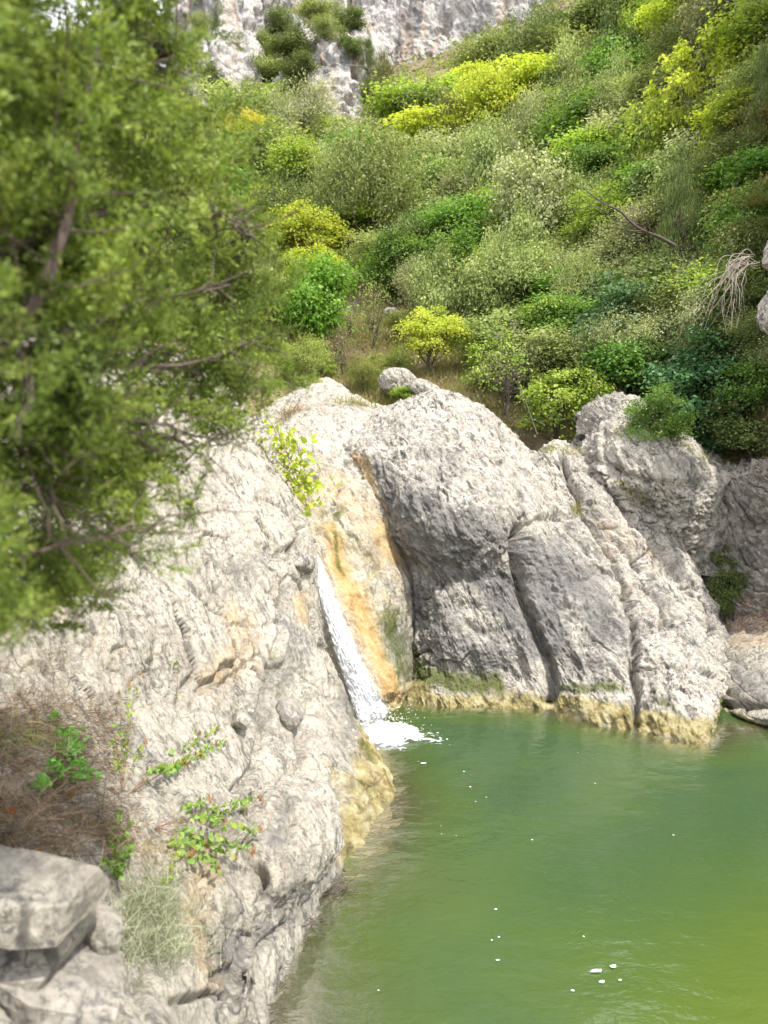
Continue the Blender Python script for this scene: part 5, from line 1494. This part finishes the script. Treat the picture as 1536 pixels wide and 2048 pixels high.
def head_mesh():
    rg = np.random.default_rng(5)
    n = 60
    c = rg.normal(size=(n, 3)) * np.array([.006, .006, .011])
    a = unit(rg.normal(size=(n, 3)) + np.array([0, 0, .6])); nn = unit(np.cross(a, rg.normal(size=(n, 3))))
    V, Fq = leaf_quads(c, a, nn, np.full(n, .009), np.full(n, .0055))
    return mesh_np('flower_head', V, Fq, M['flower_brown'], smooth=False, floats={'tint': np.repeat(rg.random(n), 4)})
HEAD = head_mesh()
LBS = [LB, SNB]
def on_bank(px, py, off=0.0):
    h_ = hit(LBS, px, py)
    p_ = h_[0] if h_ else P(px, py, 5)
    return p_ + (CAM - p_) / np.linalg.norm(CAM - p_) * off

def herb(name, label, stems, leafk, seed, per=26, lsc=1.0, heads=0, cat='herb', spread=.028, flat=False, stem_r=.0022, smat='herb_stem', start=0.35):
    rg = np.random.default_rng(seed)
    p0 = stems[0][0]
    root = empty(name, p0, label, cat)
    paths = []
    leaves = []
    for pts in stems:
        A_ = np.array(pts)
        pth = cr_weights(16, len(A_)) @ A_ if len(A_) > 2 else bend(A_[0], A_[1], rg, .12, 16)
        paths.append((pth, np.linspace(stem_r, stem_r * .4, 16)))
        for q in range(per):
            u = start + (1 - start) * (q + rg.random()) / per
            i = min(14, int(u * 15))
            d = unit(unit(pth[i + 1] - pth[i]) * 0.5 + rg.normal(size=3) * 0.7 + np.array([0, -0.15, 0.35]))
            leaves.append((pth[i] + rg.normal(size=3) * spread * 0.35, d, lsc * rg.uniform(.55, 1.15)))
        for q in range(heads):
            o = link('flower_head', HEAD, root)
            o.location = pth[-1] + rg.normal(size=3) * .018 + np.array([0, 0, .012]) - p0
            o.rotation_euler = (rg.normal() * .5, rg.normal() * .5, 0)
            s_ = rg.uniform(.8, 1.4); o.scale = (s_, s_, s_ * 1.3)
    Vt, Ft = tubes(paths, 4)
    link('stem', mesh_np('herb_stems', Vt - p0, Ft, M[smat]), root)
    for (p_, d, s_) in leaves[:295]:
        o = link('leaf', HL[leafk if not isinstance(leafk, tuple) else leafk[rg.integers(len(leafk))]], root)
        o.location = p_ - p0
        o.rotation_mode = 'QUATERNION'
        o.rotation_quaternion = Vector((1, 0, 0)).rotation_difference(Vector(d)) @ Euler((rg.normal() * .6, 0, 0)).to_quaternion()
        o.scale = (s_, s_, s_)
    return root
B_ = on_bank
def stems_to(base, ends, lift=.12):
    out = []
    for (px, py) in ends:
        e = B_(px, py, lift * 1.5)
        m_ = (base * 0.5 + e * 0.5) + np.array([0, 0, 0.03])
        out.append([base, m_, e])
    return out
b0 = B_(310, 1655, .02)
herb('oregano_plant', 'green leafy herb with brown flower heads hanging over the grey snout', stems_to(b0, [(440, 1740), (470, 1715), (505, 1705), (520, 1660), (490, 1620), (520, 1600), (450, 1640), (420, 1600), (380, 1720), (410, 1690)]), (0, 0, 1), 41, per=28, lsc=1.35, heads=3, start=.5)
b1 = B_(255, 1590, .02)
herb('oregano_plant', 'herb on a long stem with brown flower heads in the middle of the bank', stems_to(b1, [(370, 1530), (400, 1515), (430, 1490), (460, 1480), (400, 1470), (330, 1535), (440, 1455)]), (0, 1, 0), 42, per=22, lsc=1.35, heads=2, start=.55)
b2 = B_(245, 1580, .02)
herb('oregano_plant', 'upright small leaved herb beside the bright green seedling', stems_to(b2, [(240, 1380), (262, 1370), (275, 1350), (225, 1440), (262, 1450), (290, 1490), (230, 1500)]), (0, 1), 43, per=15, lsc=1.0, heads=1, start=.3)
b3 = B_(300, 1480, .01)
herb('wild_stem', 'single thin bare stem with a leafy tip on the pale bank', [[b3, B_(345, 1420, .05), B_(355, 1370, .08), B_(353, 1320, .11)], [B_(345, 1420, .05), B_(350, 1408, .06), B_(352, 1400, .08)]], 0, 44, per=10, lsc=.9, start=.85, stem_r=.003)
b4 = B_(120, 1570, .02)
herb('seedling', 'bright green seedling with lobed leaves in front of the dry twigs', stems_to(b4, [(112, 1430), (135, 1450), (155, 1450), (165, 1480), (105, 1520), (170, 1520), (175, 1555), (75, 1575), (140, 1490), (200, 1550), (125, 1545)], .16), 2, 45, per=22, lsc=1.1, start=.45, smat='herb_stem')
b5 = B_(235, 1760, .02)
herb('rosemary_bush', 'dark green bushy herb just right of the buff stone block', stems_to(b5, [(215, 1640), (240, 1620), (265, 1640), (225, 1690), (255, 1700), (205, 1720), (240, 1750), (270, 1680), (250, 1660)], .14), 0, 46, per=30, lsc=.85, start=.15)
b6 = B_(330, 1790, .02)
herb('wild_stem', 'small yellow green sprig low on the bank above the grey brush', stems_to(b6, [(345, 1745), (365, 1690), (375, 1650), (330, 1765), (360, 1640)], .08), 1, 47, per=9, lsc=1.0, start=.3)
# creeper beside the chute
cr_pts = [(520, 850), (535, 880), (548, 910), (562, 940), (575, 965), (588, 985), (598, 1005)]
base = P(520, 850, 13.0)
stems = []
rgc = np.random.default_rng(9)
for q in range(17):
    a0, a1 = sorted(rgc.choice(len(cr_pts), 2, replace=False))
    def cp(i):
        px, py = cr_pts[i]
        return P(px + 22 + rgc.normal() * 13, py + rgc.normal() * 10, 12.45 - 0.05 * i + rgc.normal() * .1)
    p_, r_ = cp(a0), cp(a1)
    stems.append([p_, (p_ + r_) / 2 + np.array([.05, -.05, .08]), r_])
herb('creeper', 'yellow green creeper trailing down the left edge of the chute slab', stems, (3, 4, 3), 48, per=17, lsc=1.0, start=.0, cat='creeper', stem_r=.006, spread=.36)

# --- tufts, brush, litter
def blades(spots_, n, ln, wd, rg, up=0.8, droop=0.5, spread=.05, seg=3):
    Vs, Fs, T_, off = [], [], [], 0
    for p_ in spots_:
        for q in range(n):
            b0_ = p_ + rg.normal(size=3) * np.array([spread, spread, 0.01])
            d = unit(rg.normal(size=3) * 0.55 + np.array([0, -0.1, up]))
            side = unit(np.cross(d, rg.normal(size=3)))
            l = ln * rg.uniform(.5, 1.2)
            t_ = np.linspace(0, 1, seg + 1)[:, None]
            c = b0_ + d * l * t_ + np.array([0, 0, -1.0]) * droop * l * t_ ** 2 + side * 0.0
            w = wd * (1 - t_ * .85)
            Vs.append(np.concatenate([c - side * w / 2, c + side * w / 2]))
            m = seg + 1
            Fs += [(off + i, off + i + 1, off + m + i + 1, off + m + i) for i in range(seg)]
            T_ += [rg.random()] * (2 * m)
            off += 2 * m
    return np.concatenate(Vs), np.array(Fs), np.array(T_)
def tuft(name, label, pxs, surf, n, ln, wd, mat, cat='grass tuft', seed=1, Y=None, **kw):
    rg = np.random.default_rng(seed)
    sp = []
    for (px, py) in pxs:
        h_ = hit(surf, px, py)
        if h_ is not None: sp.append(h_[0])
    if not sp: return
    V, Fq, T_ = blades(sp, n, ln, wd, rg, **kw)
    o = link(name, mesh_np(name, V - sp[0], Fq, M[mat], smooth=False, floats={'tint': T_}), loc=sp[0])
    return tag(o, label, cat, kind='stuff' if name in ('grey_brush', 'grass_wisp', 'dead_brush', 'green_rush') else None)
tuft('grass_tuft', 'yellowed grass tuft hanging in the crack below the pale block', [(1235, 965), (1250, 975), (1262, 985), (1275, 1000), (1285, 1010)], [EB, TRB], 36, .30, .010, 'grass', seed=2, droop=.9, spread=.08)
tuft('grass_tuft', 'green grass fringe on the upper right edge of the pale block', [(1300, 862), (1320, 868), (1345, 880), (1365, 892), (1385, 905), (1400, 915)], [EB], 34, .30, .010, 'grass', seed=3, droop=.8, spread=.10)
tuft('grass_tuft', 'pale grass tuft in the crevice on the right shoulder of the dome', [(1148, 1020), (1155, 1030), (1160, 1012)], [TRB, DB, BB], 40, .32, .010, 'grass', seed=4, droop=.6)
tuft('grass_tuft', 'dry tan grass tuft on the ledge at the top of the chute', [(582, 830), (590, 822), (575, 838)], [SB, HB], 60, .45, .014, 'dry_grass', seed=5, droop=.4, spread=.1)
tuft('grass_tuft', 'pale dry grass tuft on top of the chute behind the dome', [(690, 805), (705, 808), (720, 812), (735, 815)], [SB, DB, HB], 45, .42, .013, 'grass', seed=6, droop=.4, spread=.14)
tuft('grass_tuft', 'tall grass behind the crest of the dome', [(760, 815), (790, 808), (820, 800), (850, 795), (740, 820)], [HB], 60, .6, .016, 'grass', seed=7, droop=.4, spread=.3)
tuft('grass_tuft', 'small green grass tuft growing on the left bank below the brown crack', [(548, 1330), (552, 1345), (545, 1318)], [LB], 45, .17, .005, 'grey_herb', seed=8, droop=.5, spread=.03)
tuft('grass_tuft', 'wiry grass tuft with brown base just below the small green tuft', [(552, 1375), (556, 1390)], [LB], 40, .15, .005, 'grass', seed=9, droop=.8, spread=.03)
tuft('grass_tuft', 'grass tuft at the top of the pale strata behind the dome shoulder', [(1110, 900), (1140, 905), (1165, 890)], [TRB, HB], 50, .4, .012, 'grass', seed=10, droop=.5, spread=.12)
tuft('grass_tuft', 'yellowish grass clump on the bank edge above the dark rock wall', [(1460, 905), (1475, 915), (1450, 925), (1470, 880)], [FB, HB, EB], 60, .45, .012, 'grass', seed=11, droop=.7, spread=.15)
tuft('grass_tuft', 'yellow moss and grass on the rock at the right picture edge', [(1528, 470), (1534, 500), (1532, 450), (1530, 630)], [HB], 60, .3, .014, 'grass', seed=12, droop=.7, spread=.15)
rg = np.random.default_rng(31)
poly = lambda px, py: (px < 200 - abs(py - 1560) * .25) & (py > 1400)
# heap of brown needles and dead stems at the lower left
sp = [B_(rg.uniform(-80, 235), rg.uniform(1400, 1710), .02) for _ in range(900)]
sp = [p_ for p_ in sp]
Vs, Fs, T_, off = [], [], [], 0
for p_ in sp:
    for q in range(5):
        c = p_ + rg.normal(size=3) * np.array([.08, .08, .02])
        d = unit(rg.normal(size=3) * np.array([1, 1, .35])); side = unit(np.cross(d, rg.normal(size=3)))
        l = rg.uniform(.08, .26); w = .0036
        e = np.stack([c - d * l / 2, c + np.array([0, 0, .012]), c + d * l / 2])
        Vs.append(np.concatenate([e - side * w / 2, e + side * w / 2])); Fs += [(off, off + 1, off + 4, off + 3), (off + 1, off + 2, off + 5, off + 4)]
        T_ += [rg.random()] * 6; off += 6
tag(link('dry_needles', mesh_np('dry_needles', np.concatenate(Vs), Fs, M['brown_litter'], smooth=False, floats={'tint': T_})), 'heap of brown needles and dead grass at the lower left', kind='stuff')
tuft('dead_brush', 'brown dead brush on the bank above the needle heap', [(rg.uniform(-60, 115), rg.uniform(1330, 1460)) for _ in range(28)], [LB], 18, .27, .0032, 'brown_litter', 'dead brush', 14, droop=.5, spread=.1)
tuft('green_rush', 'green rushes at the left edge beside the dead brush', [(rg.uniform(-40, 90), rg.uniform(1455, 1500)) for _ in range(14)], [LB], 14, .30, .004, 'lime_leaf', 'rushes', 15, droop=.7, spread=.05)
tuft('grey_brush', 'wispy grey green brush on the bank right of the stone blocks', [(rg.normal(310, 50), rg.normal(1850, 48)) for _ in range(110)], [LB, SNB], 30, .20, .0042, 'grey_herb', 'brush', 16, droop=.35, spread=.045)
tuft('grey_brush', 'thin dry wisps trailing on the bank above the wispy grey brush', [(rg.normal(300, 45), rg.normal(1700, 45)) for _ in range(36)], [LB], 20, .17, .003, 'dry_grass', 'brush', 17, droop=.5, spread=.05)
tuft('grass_wisp', 'thin dry grass wisps on the pale bank under the juniper', [(rg.normal(150, 90), rg.normal(1330, 40)) for _ in range(40)], [LB], 14, .22, .003, 'dry_grass', 'grass', 18, droop=.5, spread=.08)
# fallen leaves
FLM = [leaf_obj_mesh('oak_leaf', .075, .045, M['red_leaf'], 4), leaf_obj_mesh('pale_leaf', .06, .045, M['dry_grass'], 3)]
for (px, py, k, s_, lab) in ((18, 1615, 0, 1.5, 'large orange brown fallen leaf at the left edge on the needle heap'),
                             (150, 1585, 0, .8, 'small orange fallen leaf standing by the bright seedling'),
                             (165, 1630, 1, 1.0, 'pale cream fallen leaf beside the rosemary bush'),
                             (178, 1650, 1, .8, 'second pale fallen leaf lower beside the rosemary bush'),
                             (60, 1705, 0, 1.1, 'brown orange fallen leaf just above the buff stone block'),
                             (290, 1495, 1, .9, 'pale orange dead leaf caught below the upright herb')):
    o = link('fallen_leaf', FLM[k], loc=B_(px, py, .12))
    o.rotation_euler = (rg.normal() * .5 - .5, rg.normal() * .4, rg.uniform(0, 6)); o.scale = (s_,) * 3
    tag(o, lab, 'fallen leaf')
# driftwood tangles at the waterline
def twigs(name, label, px, py, rx, ry, n, seed, ln=.28):
    rg = np.random.default_rng(seed)
    c0 = PZ(px, py, .02)
    paths = []
    for q in range(n):
        c = PZ(px + rg.normal() * rx, py + rg.normal() * ry, 0.015 + abs(rg.normal()) * .03)
        d = unit(np.array([1.0, .55, 0]) * rg.choice([1, 1, 1, -.4]) + rg.normal(size=3) * np.array([.5, .5, .12]))
        l = ln * rg.uniform(.4, 1.2)
        paths.append((bend(c - d * l / 2, c + d * l / 2, rg, .25, 5) - c0, np.linspace(.004, .0015, 5)))
    V, Fq = tubes(paths, 4)
    return tag(link(name, mesh_np(name, V, Fq, M['bark']), loc=c0), label, 'driftwood')
twigs('dead_twigs', 'tangle of dark dead twigs floating under the yellow rock base', 668, 1772, 24, 9, 46, 1)
twigs('dead_twigs', 'dark twigs floating below the grey snout', 600, 1850, 26, 12, 34, 2)
twigs('dead_twigs', 'few twigs against the bank low in the photo', 556, 1935, 12, 18, 18, 3, .22)
twigs('dead_twigs', 'two or three short twigs near the bottom edge of the water', 560, 2020, 12, 12, 7, 4, .16)
# arching dead branch and pale hanging twigs on the right slope
def branch_thing(name, label, cat, pathsP, mat, seed, side=0, sl=.5):
    rg = np.random.default_rng(seed)
    p0 = P(*pathsP[0][0][0])
    root = empty(name, p0, label, cat)
    for pts, r0 in pathsP:
        A_ = np.array([P(*q) for q in pts])
        pth = cr_weights(18, len(A_)) @ A_
        allp = [(pth, np.linspace(r0, r0 * .25, 18))]
        for q in range(side):
            i = rg.integers(4, 17)
            allp.append((bend(pth[i], pth[i] + unit(unit(pth[-1] - pth[0]) + rg.normal(size=3) * .6) * sl * rg.uniform(.4, 1), rg, .25, 6), np.linspace(r0 * .3, r0 * .08, 6)))
        V, Fq = tubes(allp, 5)
        link('branch', mesh_np('branch', V - p0, Fq, M[mat]), root)
    return root
branch_thing('dead_branch', 'dark arching dead branch reaching left across the green bushes', 'branch',
             [([(1350, 492, 18.4), (1320, 475, 18.2), (1288, 462, 18.0), (1262, 445, 17.9), (1240, 422, 17.8), (1205, 405, 17.8), (1165, 375, 17.9)], .05),
              ([(1288, 462, 18.0), (1260, 462, 17.8), (1225, 455, 17.7), (1190, 460, 17.7)], .022), ([(1262, 445, 17.9), (1230, 440, 17.7), (1195, 415, 17.7), (1140, 420, 17.7)], .018),
              ([(1300, 460, 18.0), (1290, 430, 17.8), (1260, 415, 17.7)], .016)], 'bark', 3, 5, .8)
hp_ = []
rg = np.random.default_rng(55)
for q in range(26):
    ex, ey = rg.uniform(1385, 1490), rg.uniform(570, 670)
    hp_.append(([(1500 + rg.normal() * 8, 520 + rg.normal() * 8, 14.0), (1470 + rg.normal() * 12, 535 + rg.normal() * 12, 13.8), ((1470 + ex) / 2 + rg.normal() * 8, (535 + ey) / 2 - 6, 13.7), (ex, ey, 13.6 + rg.normal() * .15)], .0075))
branch_thing('hanging_twigs', 'spray of pale bare twigs hanging down from the right picture edge', 'bare bush', hp_, 'pale_twig', 4, 2, .25)
branch_thing('fallen_branch', 'thin bare branches lying behind the right shoulder of the dome', 'branch',
             [([(1090, 850, 16.6), (1060, 838, 16.8), (1020, 842, 17)], .012), ([(1075, 870, 16.5), (1050, 800, 17), (1030, 760, 17.4)], .014), ([(1190, 850, 16.5), (1195, 800, 16.6), (1190, 740, 16.9)], .014)], 'bark', 6, 4, .5)
# litter of reddish leaves by the shelf
def litter(name, label, pxr, pyr, surf, n, mat, seed, sz=.05):
    rg = np.random.default_rng(seed)
    ps = []
    for _ in range(n):
        h_ = hit(surf, rg.uniform(*pxr), rg.uniform(*pyr))
        if h_ is not None: ps.append(h_[0] + np.array([0, -.02, .03]) * rg.random())
    ps = np.array(ps); m = len(ps)
    nrm = unit(rg.normal(size=(m, 3)) * .5 + np.array([0, -.2, 1])); ax = unit(np.cross(nrm, rg.normal(size=(m, 3))))
    V, Fq = leaf_quads(ps, ax, nrm, sz * rg.uniform(.5, 1.3, m), sz * .6 * rg.uniform(.5, 1.3, m))
    tag(link(name, mesh_np(name, V, Fq, M[mat], smooth=False, floats={'tint': np.repeat(rg.random(m), 4)})), label, kind='stuff')
litter('leaf_litter', 'reddish leaf litter at the foot of the dark rock wall', (1440, 1560), (1190, 1265), [FB, GB], 900, 'red_leaf', 1)
litter('brown_leaf_litter', 'brown leaf litter on the bank above the dark rock wall', (1400, 1560), (850, 960), [FB, HB], 1100, 'brown_litter', 2, .07)
